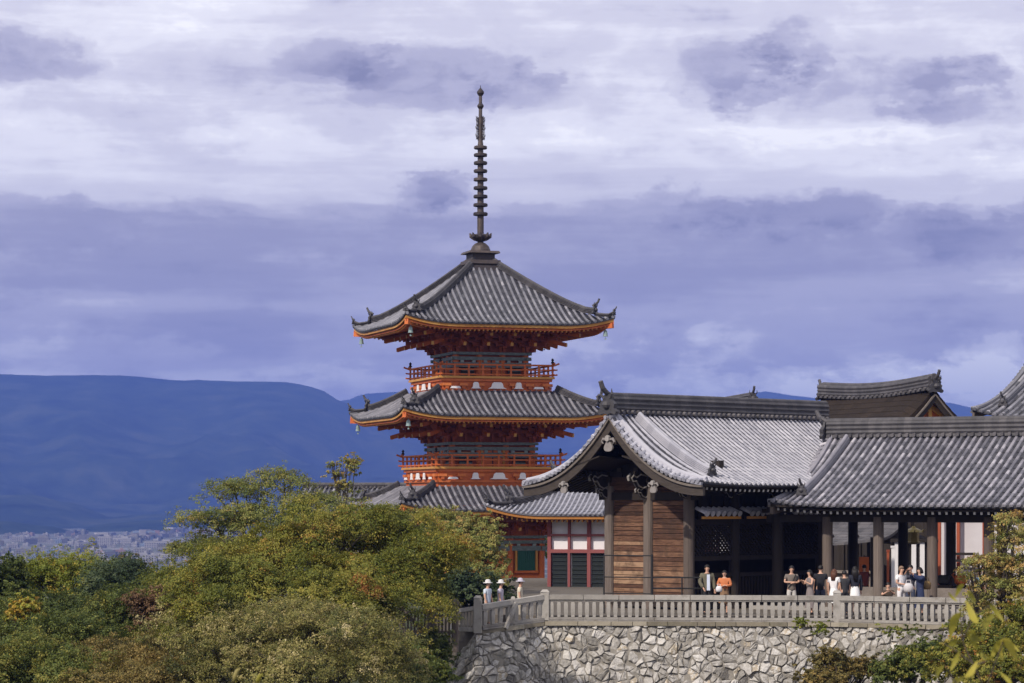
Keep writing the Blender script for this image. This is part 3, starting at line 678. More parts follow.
    for i,zr in enumerate(rz):
        m=MB(); ro_=.44-.005*i
        m.lathe(c+UP*(zr-.1),[(ro_-.03,0),(ro_,.03),(ro_,.15),(ro_-.04,.19),(ro_-.11,.17),(ro_-.12,.04)],24)
        m.lathe(c+UP*(zr-.13),[(.22,0),(.25,.06),(.22,.24)],12)
        for j in range(8):
            a=j*math.pi/4; d=V((math.cos(a),math.sin(a),0)); m.beam(c+d*.18+UP*(zr),c+d*(ro_-.08)+UP*(zr),.07,.07)
        m.build('spire_ring',M['bronze'],spire)
    m=MB(); z0=4.2+(500-140)*164/F; z1=4.2+(500-117)*164/F
    for j in range(4):
        a=rot+j*math.pi/2+.3; d=V((math.cos(a),math.sin(a),0))
        for k in range(9):
            zz=z0+(z1-z0)*k/9; r=.33*(.75+.25*math.sin(k*1.9))
            m.tube([c+UP*zz+d*.1,c+UP*(zz+.07)+d*r,c+UP*(zz+.2)+d*(r+.04)],[.03,.028,.01],5)
            m.tube([c+UP*zz+d*.2,c+UP*(zz+.17)+d*.22],[.022,.022],5)
        m.tube([c+UP*z0+d*.3,c+UP*z1+d*.28],.018,5)
    m.build('water_flame',M['bronze'],spire)
    m=MB()
    for y,r in ((106,.2),(92.5,.22)):
        zc=4.2+(500-y)*164/F; m.lathe(c+UP*zc,[(.03,-r*1.1),(r*.6,-r*.85),(r,-r*.2),(r*.95,r*.25),(r*.55,r*.8),(.03,r*1.25)],14)
    m.tube([c+UP*(4.2+(500-118)*164/F),c+UP*(4.2+(500-85.5)*164/F)],[.07,.02],8)
    m.build('jewel_finial',M['bronze'],spire)
pagoda()
# ------------------------------------------------------------------ gabled tile roofs
class Gable:
    """O: point under the ridge start, ax: ridge direction, length L, half run Rr, from zr (tile top at ridge) to ze"""
    def __init__(s,O,ang,L,Rr,zr,ze,ends=(1,1),lift=.3,curve=.4,sag=.35,sagw=1.3,bp=2.0):
        s.O=V((O[0],O[1],0)); s.ax=V((math.cos(ang),math.sin(ang),0)); s.p=V((math.sin(ang),-math.cos(ang),0))
        s.L=L; s.R=Rr; s.zr=zr; s.ze=ze; s.ends=ends; s.lift=lift; s.cv=curve; s.sag=sag; s.sw=sagw; s.bp=bp
    def z(s,u,q):
        q=max(0,min(1.05,q)); main=(1-s.cv)*q+s.cv*(1-(1-min(q,1))**s.bp)
        vg=.14*q+.86*(1-(1-min(q,1))**2.25); w=0; lf=0
        for e,uu in ((s.ends[0],u),(s.ends[1],s.L-u)):
            if e: w=max(w,max(0,1-uu/s.sw)**1.3); lf=max(lf,max(0,1-uu/3.2)**2)
        f=main+(vg-main)*w*s.sag
        return s.zr-(s.zr-s.ze)*f+s.lift*lf*q*q
    def pt(s,u,q,side=1):
        x=s.O+s.ax*u+s.p*(side*s.R*q); return V((x.x,x.y,s.z(u,q)))
def gable_roof(g, parent, mats, st=.27, r=.085, rows=14, seg=.3, ridge_h=.55, ridge_w=.2, desc=.95, back=True, jit=.16, base=.5, lay=.1, oni=.8, verge_tiles=True, rake=True):
    mb=MB(); sides=(1,-1) if back else (1,)
    ua=.22 if g.ends[0] else 0; ub=g.L-(.22 if g.ends[1] else 0)
    for sd in sides:
        S=lambda u,q,sd=sd: g.pt(u,q,sd)
        cols=[(u,.02,1.) for u in frange(ua,ub,st)]
        tile_rolls(mb,S,cols,r,seg/g.R*g.R,jit=jit,base=base) if False else tile_rolls_s(mb,S,cols,r,seg,jit,base)
        roof_sheet(mb,S,[(0,.0,1.)]+cols+[(g.L,.0,1.)],rows=rows)
    ro=mb.build('roof',mats,parent)
    path=[g.O+g.ax*u+UP*(g.zr-.06) for u in frange(.1 if g.ends[0] else 0,g.L-(.1 if g.ends[1] else 0),.6)]
    for i,p in enumerate(path): p.z+=.0
    ridge(ro,path,ridge_w,ridge_h,.11,name='main_ridge',lay=lay)
    for e,u0,sg in ((g.ends[0],0,1),(g.ends[1],g.L,-1)):
        if not e: continue
        m=MB(); onigawara(m,g.O+g.ax*(u0-sg*.02)+UP*(g.zr-.1),g.ax*-sg,oni); m.build('ridge_end_tile',M['ridge'],ro)
        for sd in sides:
            if desc:
                pts=[g.pt(u0+sg*desc,.06+.82*i/14,sd) for i in range(15)]; pts[-1]+=UP*.08
                ridge(ro,pts,.1,.26,.085,name='descending_ridge',mat=mats[0])
                m=MB(); onigawara(m,pts[-1],g.p*sd,.5,horn=True); m.build('ridge_end_tile',M['ridge'],ro)
            if verge_tiles:
                m=MB(); n=int(g.R*1.25/.27)
                for i in range(n):
                    q=(i+.6)/n*.99; a=g.pt(u0+sg*.34,q,sd)+UP*.04; b=g.pt(u0-sg*.06,q,sd)-UP*.03
                    m.tube([a,b],.078,8,tint=R.gauss(.5,.18)); 
                pts=[g.pt(u0+sg*.30,q/14,sd)+UP*.08 for q in range(15)]
                m.sweep(pts,[(-.09,-.04),(-.07,.05),(0,.1),(.07,.05),(.09,-.04)],tint=.6)
                m.sweep([p-UP*.18-g.ax*sg*.26 for p in pts],[(-.05,-.05),(-.05,.06),(.05,.06),(.05,-.05)],tint=.35)
                m.build('verge_tiles',mats[0],ro)
    return ro
def tile_rolls_s(mb,S,cols,r,seg,jit,base):
    tile_rolls(mb,S,cols,r,seg,True,0,jit,base)
def bargeboards(g, parent, u0, sg, depth=.5, mat=None, off=.12, drop=.22, thick=.12):
    m=MB()
    for sd in (1,-1):
        pts=[g.pt(u0,q/16*1.0,sd)+g.ax*sg*off-UP*drop for q in range(17)]
        for a,b,i in zip(pts,pts[1:],range(16)):
            h1=depth*(1-.3*i/16); h2=depth*(1-.3*(i+1)/16)
            x=g.ax*thick/2
            m.hexa([a-x-UP*h1,a+x-UP*h1,b+x-UP*h2,b-x-UP*h2,a-x,a+x,b+x,b-x],.45)
        lst=[p+UP*.03-g.ax*sg*.1 for p in pts]
        m.sweep(lst,[(-.05,-.04),(-.05,.04),(.05,.04),(.05,-.04)],tint=.25,mi=1)
    return m.build('bargeboard',[mat or M['post'],M['wood_mid']],parent)
def pendant(parent, c, d, s=1.0, mat=None):
    d=V(d).normalized(); x=d.cross(UP).normalized(); m=MB()
    out=[]
    for i in range(20):
        a=2*math.pi*i/20; r=.26*(1+.12*math.cos(3*a)); out.append((r*math.sin(a),-.38+r*math.cos(a)*.95))
    m.plate([c+x*a*s+UP*b*s for a,b in out],d,.08,tint=.55)
    out=[(.14*math.sin(2*math.pi*i/6),.0+.16*math.cos(2*math.pi*i/6)) for i in range(6)]
    m.plate([c+x*a*s+UP*b*s+d*.05 for a,b in out],d,.12,tint=.8)
    for sg in (-1,1):
        m.tube([c+x*sg*.1*s-UP*.05*s+d*.03,c+x*sg*.32*s-UP*.02*s+d*.03,c+x*sg*.4*s-UP*.16*s+d*.03,c+x*sg*.3*s-UP*.24*s+d*.03],[.06*s,.07*s,.06*s,.03*s],6,tint=.5)
    return m.build('gable_pendant',mat or M['carve'],parent)
def scroll(m, c, d, s=1.0, mi=0, side=None):
    """carved nosing sticking out along d with a pale painted outline"""
    d=V(d).normalized(); x=d.cross(UP).normalized()
    body=[(0,-.22),(.0,.2),(.3,.24),(.55,.12),(.72,.2),(.82,.06),(.7,-.08),(.5,-.06),(.36,-.24),(.16,-.3)]
    m.plate([c+d*a*s+UP*b*s for a,b in body],x,.16*s,tint=.35,mi=0)
    for sg in (-1,1):
        pts=[c+d*a*s+UP*b*s+x*sg*.085*s for a,b in [(.02,.16),(.3,.2),(.5,.1),(.66,.17),(.76,.08),(.68,-.03),(.52,-.02)]]
        m.tube(pts,.032*s,5,tint=.7,mi=1); 
        pts=[c+d*a*s+UP*b*s+x*sg*.085*s for a,b in [(.5,-.04),(.4,-.18),(.2,-.26),(.02,-.2)]]
        m.tube(pts,.028*s,5,tint=.6,mi=1)
    m.tube([c+d*.8*s+UP*.0*s,c+d*.84*s+UP*.12*s,c+d*.74*s+UP*.2*s],.05*s,6,tint=.8,mi=1)

def column(parent,x,y,z0,z1,r=.2,mat=None,n=14,name='column'):
    m=MB(); m.lathe((x,y,z0),[(r*1.35,-.05),(r*1.35,.08),(r*1.02,.1),(r,z1-z0-.3),(r*.92,z1-z0)],n); return m.build(name,mat or M['post'],parent)

# ------------------------------------------------------------------ middle gate with the big curved gable
def gate():
    ang=rad(44); Oy=103.2; Ox=(608.5-512)/F*Oy
    g=Gable((Ox,Oy),ang,13.0,4.75,7.55,4.8,ends=(1,0),lift=.12,curve=.28,sag=1.0,sagw=1.7)
    root=thing('temple_gate',(Ox+6*g.ax.x,Oy+6*g.ax.y,0),'dark timber temple gate with a big curved gable, plank wall and pale grey tiled roof','temple gate')
    gable_roof(g,root,[M['tile_light'],M['pan_light']],st=.27,r=.066,seg=.33,ridge_h=.72,ridge_w=.2,desc=1.25,jit=.07,base=.55,oni=1.0)
    for u0,sg in ((0,1),):
        bb=bargeboards(g,root,u0,sg,.46,mat=M['board'],off=.16,drop=.24)
        d=-g.ax*sg
        pendant(bb,g.O+g.ax*(u0-sg*-.03)+UP*(g.zr-1.0)+d*.02,d,.82)
        for sd in (1,-1): 
            c=g.pt(u0,.50,sd); pendant(bb,V((c.x,c.y,c.z-.68))+d*.02,d,.62)
    # soffit rafters under the eaves, with white painted tips
    for sd in (1,-1):
        ra=MB(); tp=MB()
        def rp(u,t,dz): x=g.O+g.ax*u+g.p*sd*t; z=g.z(u,1.)+dz+.28*(g.R-t); return V((x.x,x.y,z))
        for u in frange(.35,g.L-.35,.27):
            ra.beam(rp(u,g.R-.28,-.32),rp(u,2.0,-.32),.09,.12); ra.beam(rp(u,g.R-.25,-.32),rp(u,g.R-.279,-.32),.075,.085,tint=.45,mi=1)
            ra.beam(rp(u,g.R-1.0,-.55),rp(u,2.0,-.5),.1,.13)
        for a,b in ((g.R-.1,-.16),(g.R-.55,-.24)): ra.beam(rp(.2,a,b),rp(g.L-.2,a,b),.14,.14,tint=.3)
        ra.build('rafter_row',[M['dark'],M['white_end']],root)
        bd=MB()
        for u0_,u1_ in zip(frange(.1,g.L-.1,1.0),frange(.1,g.L-.1,1.0)[1:]):
            bd.hexa([rp(u0_,g.R-.15,-.22),rp(u1_,g.R-.15,-.22),rp(u1_,.6,-.22),rp(u0_,.6,-.22),rp(u0_,g.R-.15,-.17),rp(u1_,g.R-.15,-.17),rp(u1_,.6,-.17),rp(u0_,.6,-.17)],.3)
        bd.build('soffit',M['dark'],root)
    wu=2.25; hw=2.1     # gable wall inset and half width
    us=[wu+2.62*i for i in range(4)]
    for i,u in enumerate(us):
        for t in ((-hw,0,hw) if i in (0,3) else (-hw,hw)):
            q=g.O+g.ax*u+g.p*t; column(root,q.x,q.y,-.0,4.95 if t else 5.1,.21,M['post'] if i==0 else M['dark'])
    # plank walls between the front columns
    for sgn in (-1,1):
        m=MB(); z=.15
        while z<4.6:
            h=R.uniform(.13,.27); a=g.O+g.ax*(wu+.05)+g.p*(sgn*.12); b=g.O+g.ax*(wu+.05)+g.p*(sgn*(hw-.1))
            m.beam(V((a.x,a.y,z+h/2)),V((b.x,b.y,z+h/2)),.08+R.uniform(-.012,.012),h-.022,tint=min(1,max(0,R.gauss(.5,.17)+(.2 if .8<z<1.7 else 0)-(.2 if z>3.2 else 0)))); z+=h  # shade of the gable overhang is tinted into the top planks
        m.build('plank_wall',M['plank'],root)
    m=MB(); a=g.O+g.ax*(wu+.12); 
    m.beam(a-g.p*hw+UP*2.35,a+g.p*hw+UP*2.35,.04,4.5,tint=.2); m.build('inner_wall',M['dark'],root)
    # beams of the gable wall
    def bm(u,t0,t1,z,w_,h_,mat,name='tie_beam',tint=None,ext=0):
        m=MB(); a=g.O+g.ax*u+g.p*t0; b=g.O+g.ax*u+g.p*t1; m.beam(V((a.x,a.y,z)),V((b.x,b.y,z)),w_,h_,tint=tint); return m.build(name,mat,root)
    bm(wu-.02,-hw-.5,hw+.5,4.35,.16,.3,M['dark']); bm(wu-.02,-hw-.3,hw+.3,.2,.2,.26,M['dark'])
    bm(wu,-hw-.9,hw+.9,4.92,.3,.34,M['plank'],tint=.25)
    bm(wu+.3,-hw-1.4,hw+1.4,5.45,.26,.5,M['dark']); bm(wu+.2,-1.7,1.7,6.1,.24,.42,M['dark'])
    m=MB()
    pts=[g.pt(wu,q/10*.72,1)-UP*.55 for q in range(11)]; pl=[g.pt(wu,q/10*.72,-1)-UP*.55 for q in range(10,0,-1)]
    bz=[V((pl[0].x,pl[0].y,5.0)),V((pts[-1].x,pts[-1].y,5.0))]
    m.plate(pts+[bz[1],bz[0]]+pl,g.ax,.06,tint=.12); m.build('gable_board',M['dark'],root)
    # purlins running out to the bargeboards
    for t,zz in ((0,6.45),(1.55,5.75),(-1.55,5.75),(2.6,5.2),(-2.6,5.2)):
        m=MB(); a=g.O+g.ax*.3+g.p*t; b=g.O+g.ax*(g.L-.3)+g.p*t; m.beam(V((a.x,a.y,zz)),V((b.x,b.y,zz)),.24,.28,tint=.3)
        e=V((a.x,a.y,zz)); m.beam(e-g.ax*.02,e,.22,.26,tint=.9); m.build('purlin',M['dark'],root)
    m=MB(); a=g.O+g.ax*us[-1]; m.beam(a-g.p*hw+UP*2.4,a+g.p*hw+UP*2.4,.08,4.8,tint=.2); a=g.O+g.ax*(us[-1]-.1); m.build('light_stop_wall',M['dark'],root)  # added dark wall, stops daylight from the far end showing through the lattice
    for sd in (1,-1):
        m=MB(); a=g.O+g.ax*us[0]+g.p*sd*(hw-.12); b=g.O+g.ax*us[-1]+g.p*sd*(hw-.12); m.beam(a+UP*4.35,b+UP*4.35,.06,1.7,tint=.2); m.build('light_stop_board',M['dark'],root)  # added dark boards, close the bright gaps above the lattice
    m=MB(); a=g.O+g.ax*us[0]; b=g.O+g.ax*us[-1]; m.beam(a+UP*.95,b+UP*.95,.08,1.8,tint=.2); pass; m.build('light_stop_partition',M['dark'],root)  # added dark sheet along the axis, blocks light behind the lower screens
    # carved brackets and nosings at the column heads
    for i,u in enumerate(us):
        for t in ((-hw,0,hw) if i in (0,3) else (-hw,hw)):
            q=g.O+g.ax*u+g.p*t; m=MB(); c=V((q.x,q.y,4.75))
            m.box(c+UP*.25,(.5,.5,.24),x=g.ax,tint=.35); m.beam(c+UP*.45-g.p*.75,c+UP*.45+g.p*.75,.2,.2,tint=.35); m.beam(c+UP*.45-g.ax*.9,c+UP*.45+g.ax*.75,.2,.2,tint=.35)
            for dd in ((-g.ax) if i<3 else g.ax,): 
                scroll(m,c+UP*.2+dd*.2,dd,1.15); scroll(m,c-UP*.25+dd*.1,dd,.8)
            if t: 
                s_=1 if t>0 else -1; scroll(m,c+UP*.3+g.p*s_*.2,g.p*s_,1.05); scroll(m,c-UP*.15+g.p*s_*.15,g.p*s_,.75)
            else:
                for s_ in (-1,1): scroll(m,c+UP*.3+g.p*s_*.2,g.p*s_,1.0)
            for k in (-.6,0,.6): m.box(c+UP*.63+g.p*k,(.22,.22,.16),x=g.ax,tint=.8)
            m.build('carved_bracket',[M['dark'],M['carve']],root)
    # long side screens with lattice, doors below, small tiled pents above
    for sd in (1,-1):
        for i in range(3):
            u0,u1=us[i]+.22,us[i+1]-.22
            def q(u,t,z): x=g.O+g.ax*u+g.p*(sd*(hw+t)); return V((x.x,x.y,z))
            m=MB(); 
            for z_,h_ in ((4.5,.3),(3.35,.2),(1.95,.18),(1.3,.16),(.15,.25)): m.beam(q(u0,0,z_),q(u1,0,z_),.16,h_,tint=.4)
            n=15
            for k in range(-12,n+1):   # diamond lattice
                for s_ in (1,-1):
                    W=u1-u0; Hh=1.3; st=W/11
                    a0=k*st; zs=2.04
                    x0,x1=a0,a0+Hh
                    p0=max(x0,0); p1=min(x1,W)
                    if p1-p0<.05: continue
                    zA=zs+(p0-x0); zB=zs+(p1-x0)
                    if s_==1: m.beam(q(u0+p0,0,zA),q(u0+p1,0,zB),.04,.05,tint=.35)
                    else: m.beam(q(u1-p0,.03,zA),q(u1-p1,.03,zB),.04,.05,tint=.35)
            for k in range(12): uu=u0+(u1-u0)*(k+.5)/12; m.beam(q(uu,0,.2),q(uu,0,1.3),.07,.07,up=g.ax,tint=.4)
            for k in range(3): uu=u0+(u1-u0)*(k+.5)/3; m.beam(q(uu,0,3.4),q(uu,0,4.4),.07,.09,up=g.ax,tint=.4)
            m.build('lattice_screen',M['dark'],root)
            pm=MB()
            S=lambda u,d: q(u,.05+.55*d,3.86-.2*d)
            cols=[(u,0,1.) for u in frange(u0+.15,u1-.15,.29)]
            tile_rolls(pm,S,cols,.11,.25,jit=.1,base=.95); roof_sheet(pm,S,cols,rows=2,th=.06)
            pm.beam(q(u0,.5,3.52),q(u1,.5,3.52),.1,.1,tint=.5,mi=2)
            pm.build('pent_roof',[M['tile_light'],M['pan'],M['gold']],root)
gate()

# ------------------------------------------------------------------ corridor on the right
def corridor():
    ang=rad(-30); ex=(768-512)/F*103; ey=103.; run=5.5
    up=V((-math.sin(ang),math.cos(ang),0)); O=V((ex,ey,0))+up*run
    g=Gable((O.x,O.y),ang,17.5,run,6.72,4.0,ends=(1,0),lift=.18,curve=.22,sag=.75,sagw=1.4)
    root=thing('covered_corridor',(O.x+8*g.ax.x,O.y+8*g.ax.y,0),'open timber corridor with round posts under a weathered grey tiled roof','corridor')
    gable_roof(g,root,[M['tile_corr'],M['pan']],st=.28,r=.076,seg=.3,ridge_h=.68,ridge_w=.2,desc=1.1,jit=.13,base=.5,oni=.9)
    bargeboards(g,root,0,1,.4,off=.14,drop=.24)
    for sd in (1,-1):
        ra=MB(); tp=MB(); bd=MB()
        def rp(u,t,dz): x=g.O+g.ax*u+g.p*sd*t; return V((x.x,x.y,g.z(u,1.)+dz+.25*(g.R-t)))
        for u in frange(.3,g.L-.1,.27):
            ra.beam(rp(u,g.R-.3,-.36),rp(u,2.5,-.36),.1,.13); ra.beam(rp(u,g.R-.27,-.36),rp(u,g.R-.299,-.36),.08,.1,tint=.5,mi=1)
        ra.beam(rp(.1,g.R-.1,-.18),rp(g.L,g.R-.1,-.18),.14,.13,tint=.4); ra.beam(rp(.1,g.R-.3,-.26),rp(g.L,g.R-.3,-.26),.16,.08,tint=.2)
        for a,b in zip(frange(.05,g.L,1.2),frange(.05,g.L,1.2)[1:]):
            bd.hexa([rp(a,g.R-.15,-.27),rp(b,g.R-.15,-.27),rp(b,.3,-.2),rp(a,.3,-.2),rp(a,g.R-.15,-.2),rp(b,g.R-.15,-.2),rp(b,.3,-.14),rp(a,.3,-.14)],.3)
        ra.build('rafter_row',[M['dark'],M['white_end']],root); bd.build('soffit',M['dark'],root)
    tf=g.R-1.45
    # find u so that the front row stands at the measured spots
    def uat(px,t):
        lo,hi=-5,25
        for _ in range(40):
            m_=(lo+hi)/2; q=g.O+g.ax*m_+g.p*t
            if 512+F*q.x/q.y<px: lo=m_
            else: hi=m_
        return (lo+hi)/2
    fu=[uat(p,tf) for p in (777,827.5,878.5,932.5,989,1050,1115)]
    bu=[uat(p,-tf+.4) for p in (800,853,903,951,1002,1060)]
    for i,u in enumerate(fu):
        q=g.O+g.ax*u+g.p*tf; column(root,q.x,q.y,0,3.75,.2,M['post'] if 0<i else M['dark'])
        m=MB(); c=V((q.x,q.y,3.62)); m.box(c+UP*.02,(.42,.42,.16),x=g.ax,tint=.4); m.beam(c+UP*.16-g.ax*.6,c+UP*.16+g.ax*.6,.18,.16,tint=.4); m.build('post_bracket',M['dark'],root)
    for u in bu:
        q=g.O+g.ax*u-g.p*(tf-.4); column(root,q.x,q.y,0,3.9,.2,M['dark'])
    def L_(t,z,w_,h_,mat,u0=fu[0]-.4,u1=17.4,name='tie_beam'):
        m=MB(); a=g.O+g.ax*u0+g.p*t; b=g.O+g.ax*u1+g.p*t; m.beam(V((a.x,a.y,z)),V((b.x,b.y,z)),w_,h_,tint=.4); m.build(name,mat,root)
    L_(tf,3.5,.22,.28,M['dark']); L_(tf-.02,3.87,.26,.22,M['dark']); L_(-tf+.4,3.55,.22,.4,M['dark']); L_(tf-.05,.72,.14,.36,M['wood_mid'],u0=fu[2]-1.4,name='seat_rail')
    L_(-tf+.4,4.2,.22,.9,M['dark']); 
    for u in fu[1:]:
        m=MB(); a=g.O+g.ax*u+g.p*tf; b=g.O+g.ax*u-g.p*(tf-.4); m.beam(V((a.x,a.y,3.75)),V((b.x,b.y,3.75)),.2,.3,tint=.3); m.build('cross_beam',M['dark'],root)
    fl=MB(); q0=g.O+g.ax*(fu[0]-.8)+g.p*(tf+.5); q1=g.O+g.ax*17.5+g.p*(tf+.5); q2=q1-g.p*(2*tf+.6); q3=q0-g.p*(2*tf+.6)
    fl.hexa([V((q.x,q.y,-.02)) for q in (q0,q1,q2,q3)]+[V((q.x,q.y,.12)) for q in (q0,q1,q2,q3)],.5); fl.build('floor_slab',M['stone_rail'],root)
    return g,fu,tf
GC=corridor()

# ------------------------------------------------------------------ sutra hall behind the gate
def sutra_hall():
    rot=rad(-14); A,B=6.4,5.2; Y=137.
    # near left eave corner lands left of the gate gable
    cn=P(485,503,131.); ux=V((math.cos(rot),math.sin(rot),0)); out=V((math.sin(rot),-math.cos(rot),0))
    c=V((cn.x,cn.y,0))+ux*A-out*B
    root=thing('sutra_hall',(c.x,c.y,-.6),'white walled hall with faded red posts and hipped roof seen between pagoda and gate','temple hall')
    h=Hip(c.x,c.y,rot,A,B,3.52,2.4,1.35,B,.5,3.0)
    ro=build_hip(h,root,[M['tile_light'],M['pan_pale']],st=.24,r=.06,rows=10,jit=.06,base=.5)
    rp=[V((c.x,c.y,5.9))+ux*u for u in frange(-(A-B),A-B,.4)]; ridge(ro,rp,.2,.5,name='main_ridge',lay=.1)
    fa=MB(); tp=MB()
    for k in range(4):
        x,o=h.dirs(k); hw,hd=h.ext(k); f=h.S(k); us=frange(-hw+.06,hw-.06,.5)
        def q(u,d,dz):
            d=min(d,hw-abs(u)); p=f(u,0); w_=h.c+x*u+o*(hd-d); return V((w_.x,w_.y,p.z+dz+.2*d))
        for u0,u1 in zip(us,us[1:]):
            fa.hexa([q(u0,.06,-.26),q(u1,.06,-.26),q(u1,.3,-.3),q(u0,.3,-.3),q(u0,.06,-.12),q(u1,.06,-.12),q(u1,.3,-.17),q(u0,.3,-.17)],mi=0,tint=.1)
            fa.add([q(u0,.2,-.2),q(u1,.2,-.2),q(u1,2.2,-.2),q(u0,2.2,-.2)],[(0,1,2,3)],.4,1)
        for u in frange(-hw+.3,hw-.3,.25): fa.beam(q(u,.25,-.38),q(u,min(1.,hw-abs(u)),-.38),.09,.12,mi=1,tint=.6); fa.beam(q(u,.22,-.38),q(u,.248,-.38),.08,.11,mi=0)
    fa.build('eave_board',[M['gold'],M['pinkred']],ro)
    a,b=A-2.95,B-1.15
    m=MB(); 
    def qq(k,u,t,z):
        x,o=h.dirs(k); w_=h.c+x*u+o*t; return V((w_.x,w_.y,z))
    cs=[(-a+.1,-b+.1),(a-.1,-b+.1),(a-.1,b-.1),(-a+.1,b-.1)]
    cs=[h.c+ux*p_-out*q_ for p_,q_ in cs]
    m.hexa([V((q.x,q.y,-.6)) for q in cs]+[V((q.x,q.y,3.5)) for q in cs],.6); m.build('wall',M['white'],root)
    for k in range(4):
        hw,hd=(a,b) if k%2==0 else (b,a); n=6 if k%2==0 else 4
        bays=frange(-hw,hw,2*hw/n); x,o=h.dirs(k)
        if k==0: bays=[-hw+(2*hw)*i/7. for i in range(8)]; n=7
        for i,u in enumerate(bays[:-1]):
            m=MB(); m.beam(qq(k,u,hd,-.6),qq(k,u,hd,3.5),.11 if i%2 else .17,.24,up=o,tint=.5); m.build('post',M['pinkred'],root)
        m=MB()
        for z,hh in ((3.35,.14),(2.5,.1),(1.72,.17),(-.2,.2)): m.beam(qq(k,-hw,hd+.02,z),qq(k,hw,hd+.02,z),.2,hh,tint=.6)
        m.build('tie_beam',M['pinkred'],root)
        for i in range(n):
            u=(bays[i]+bays[i+1])/2; wd=(bays[i+1]-bays[i])-.26; s_=MB()
            s_.box(qq(k,u,hd-.06,.74),(wd,.06,1.72),x=x,tint=.1)
            for j in range(8): s_.box(qq(k,u,hd-.01,.0+.21*j),(wd,.05,.05),x=x,tint=.6)
            s_.build('lattice_shutter',plainM['hall_shutter'],root)
plainM={'hall_shutter':plain('dark_green_black_shutter',(.02,.026,.028))}
sutra_hall()

# ------------------------------------------------------------------ roofs further back
def bark_gate():
    A=P(824,420,156.); B=P(934,420,145.); d=V((B.x-A.x,B.y-A.y,0)); ang=math.atan2(d.y,d.x); L=d.length
    g=Gable((A.x,A.y),ang,L,5.0,10.2,6.6,ends=(1,1),lift=.3,curve=.25,sag=.5,sagw=1.)
    root=thing('bark_roofed_gate',((A.x+B.x)/2,(A.y+B.y)/2,0),'brown bark roofed gate with grey tile ridge and orange gable standing behind the corridor','temple gate')
    m=MB(); n=14
    for sd in (1,-1):
        us=frange(0,L,.8)
        for u0,u1 in zip(us,us[1:]):
            for i in range(n):
                a,b=i/n,(i+1)/n; q=[g.pt(u0,a,sd),g.pt(u1,a,sd),g.pt(u1,b,sd)+UP*.03,g.pt(u0,b,sd)+UP*.03]
                m.hexa([p-UP*.35 for p in q]+q,R.gauss(.5,.1))
    ro=m.build('roof',M['bark'],root)
    path=[g.O+g.ax*u+UP*(10.1-.25*math.sin(math.pi*u/L)) for u in frange(-.1,L+.1,.5)]; ridge(ro,path,.42,.75,.16,name='main_ridge',mat=M['ridge'],lay=.12)
    for e,sg in ((-.15,-1),(L+.15,1)):
        m=MB(); onigawara(m,g.O+g.ax*e+UP*9.95,g.ax*sg,.95,horn=True); m.build('ridge_end_tile',M['ridge'],ro)
    for u0,sg in ((0,1),(L,-1)): bb=bargeboards(g,root,u0,sg,.42,mat=M['dark'],off=.0,drop=.35)
    for u,sg in ((.6,-1),(L-.6,1)):
        m=MB(); p=[g.pt(u,q/8*.8,1)-UP*.4 for q in range(9)]; pl=[g.pt(u,q/8*.8,-1)-UP*.4 for q in range(8,0,-1)]
        m.plate(p+pl,g.ax,.08,tint=.4,mi=0)
        c=g.O+g.ax*(u+sg*.12)
        for t in (-1,1): m.beam(c+UP*9.3,c+g.p*t*3.+UP*7.2,.14,.26,tint=.6,mi=1)
        m.beam(c-g.p*2.6+UP*7.6,c+g.p*2.6+UP*7.6,.2,.3,tint=.5,mi=0); m.beam(c+UP*7.6,c+UP*9.4,.2,.22,up=g.p,tint=.7,mi=1)
        m.build('gable_board',[M['orange'],M['gold']],root)
    for u in (1.,L*.5,L-1.):
        for t in (-2.4,2.4):
            q=g.O+g.ax*u+g.p*t; column(root,q.x,q.y,0,7.6,.28,M['orange'])
    for t in (-2.4,2.4):
        m=MB(); a=g.O+g.p*t+g.ax*.5; b=g.O+g.p*t+g.ax*(L-.5); m.beam(a+UP*7.2,b+UP*7.2,.3,.5,tint=.5); m.build('tie_beam',M['orange'],root)
bark_gate()
def small_tile_roof(name,label,A,B,Rr,zr,ze,desc=.9,wallm='white',oni=.7,lift=.2,rh=.45,cat='temple building'):
    d=V((B.x-A.x,B.y-A.y,0)); ang=math.atan2(d.y,d.x); L=d.length
    g=Gable((A.x,A.y),ang,L,Rr,zr,ze,ends=(1,1),lift=lift,curve=.3,sag=.5,sagw=1.2)
    root=thing(name,((A.x+B.x)/2,(A.y+B.y)/2,0),label,cat)
    gable_roof(g,root,[M['tile'],M['pan']],st=.34,r=.1,seg=.4,rows=8,ridge_h=rh,desc=desc,oni=oni,jit=.14)
    for u0,sg in ((0,1),(L,-1)): bargeboards(g,root,u0,sg,.35,off=.12,drop=.22)
    m=MB(); 
    q=[g.O+g.ax*u+g.p*t for u,t in ((.9,-Rr*.68),(L-.9,-Rr*.68),(L-.9,Rr*.68),(.9,Rr*.68))]
    m.hexa([V((p.x,p.y,-.2)) for p in q]+[V((p.x,p.y,ze+.1)) for p in q],.5); m.build('wall',M[wallm],root)
    m=MB(); pts=[g.pt(.9,i/6*.68,1)-UP*.3 for i in range(7)]+[g.pt(.9,i/6*.68,-1)-UP*.3 for i in range(6,0,-1)]; m.plate(pts,g.ax,.06,tint=.4)
    pts=[p+g.ax*(L-1.8) for p in pts]; m.plate(pts,g.ax,.06,tint=.4); m.build('gable_board',M[wallm],root)
    for i in range(5):
        p=q[0].lerp(q[1],i/4) if g.p.y>0 else q[3].lerp(q[2],i/4); column(root,p.x,p.y,0,ze,.15,M['orange' if wallm=='white' else 'dark'],name='post')
    return root
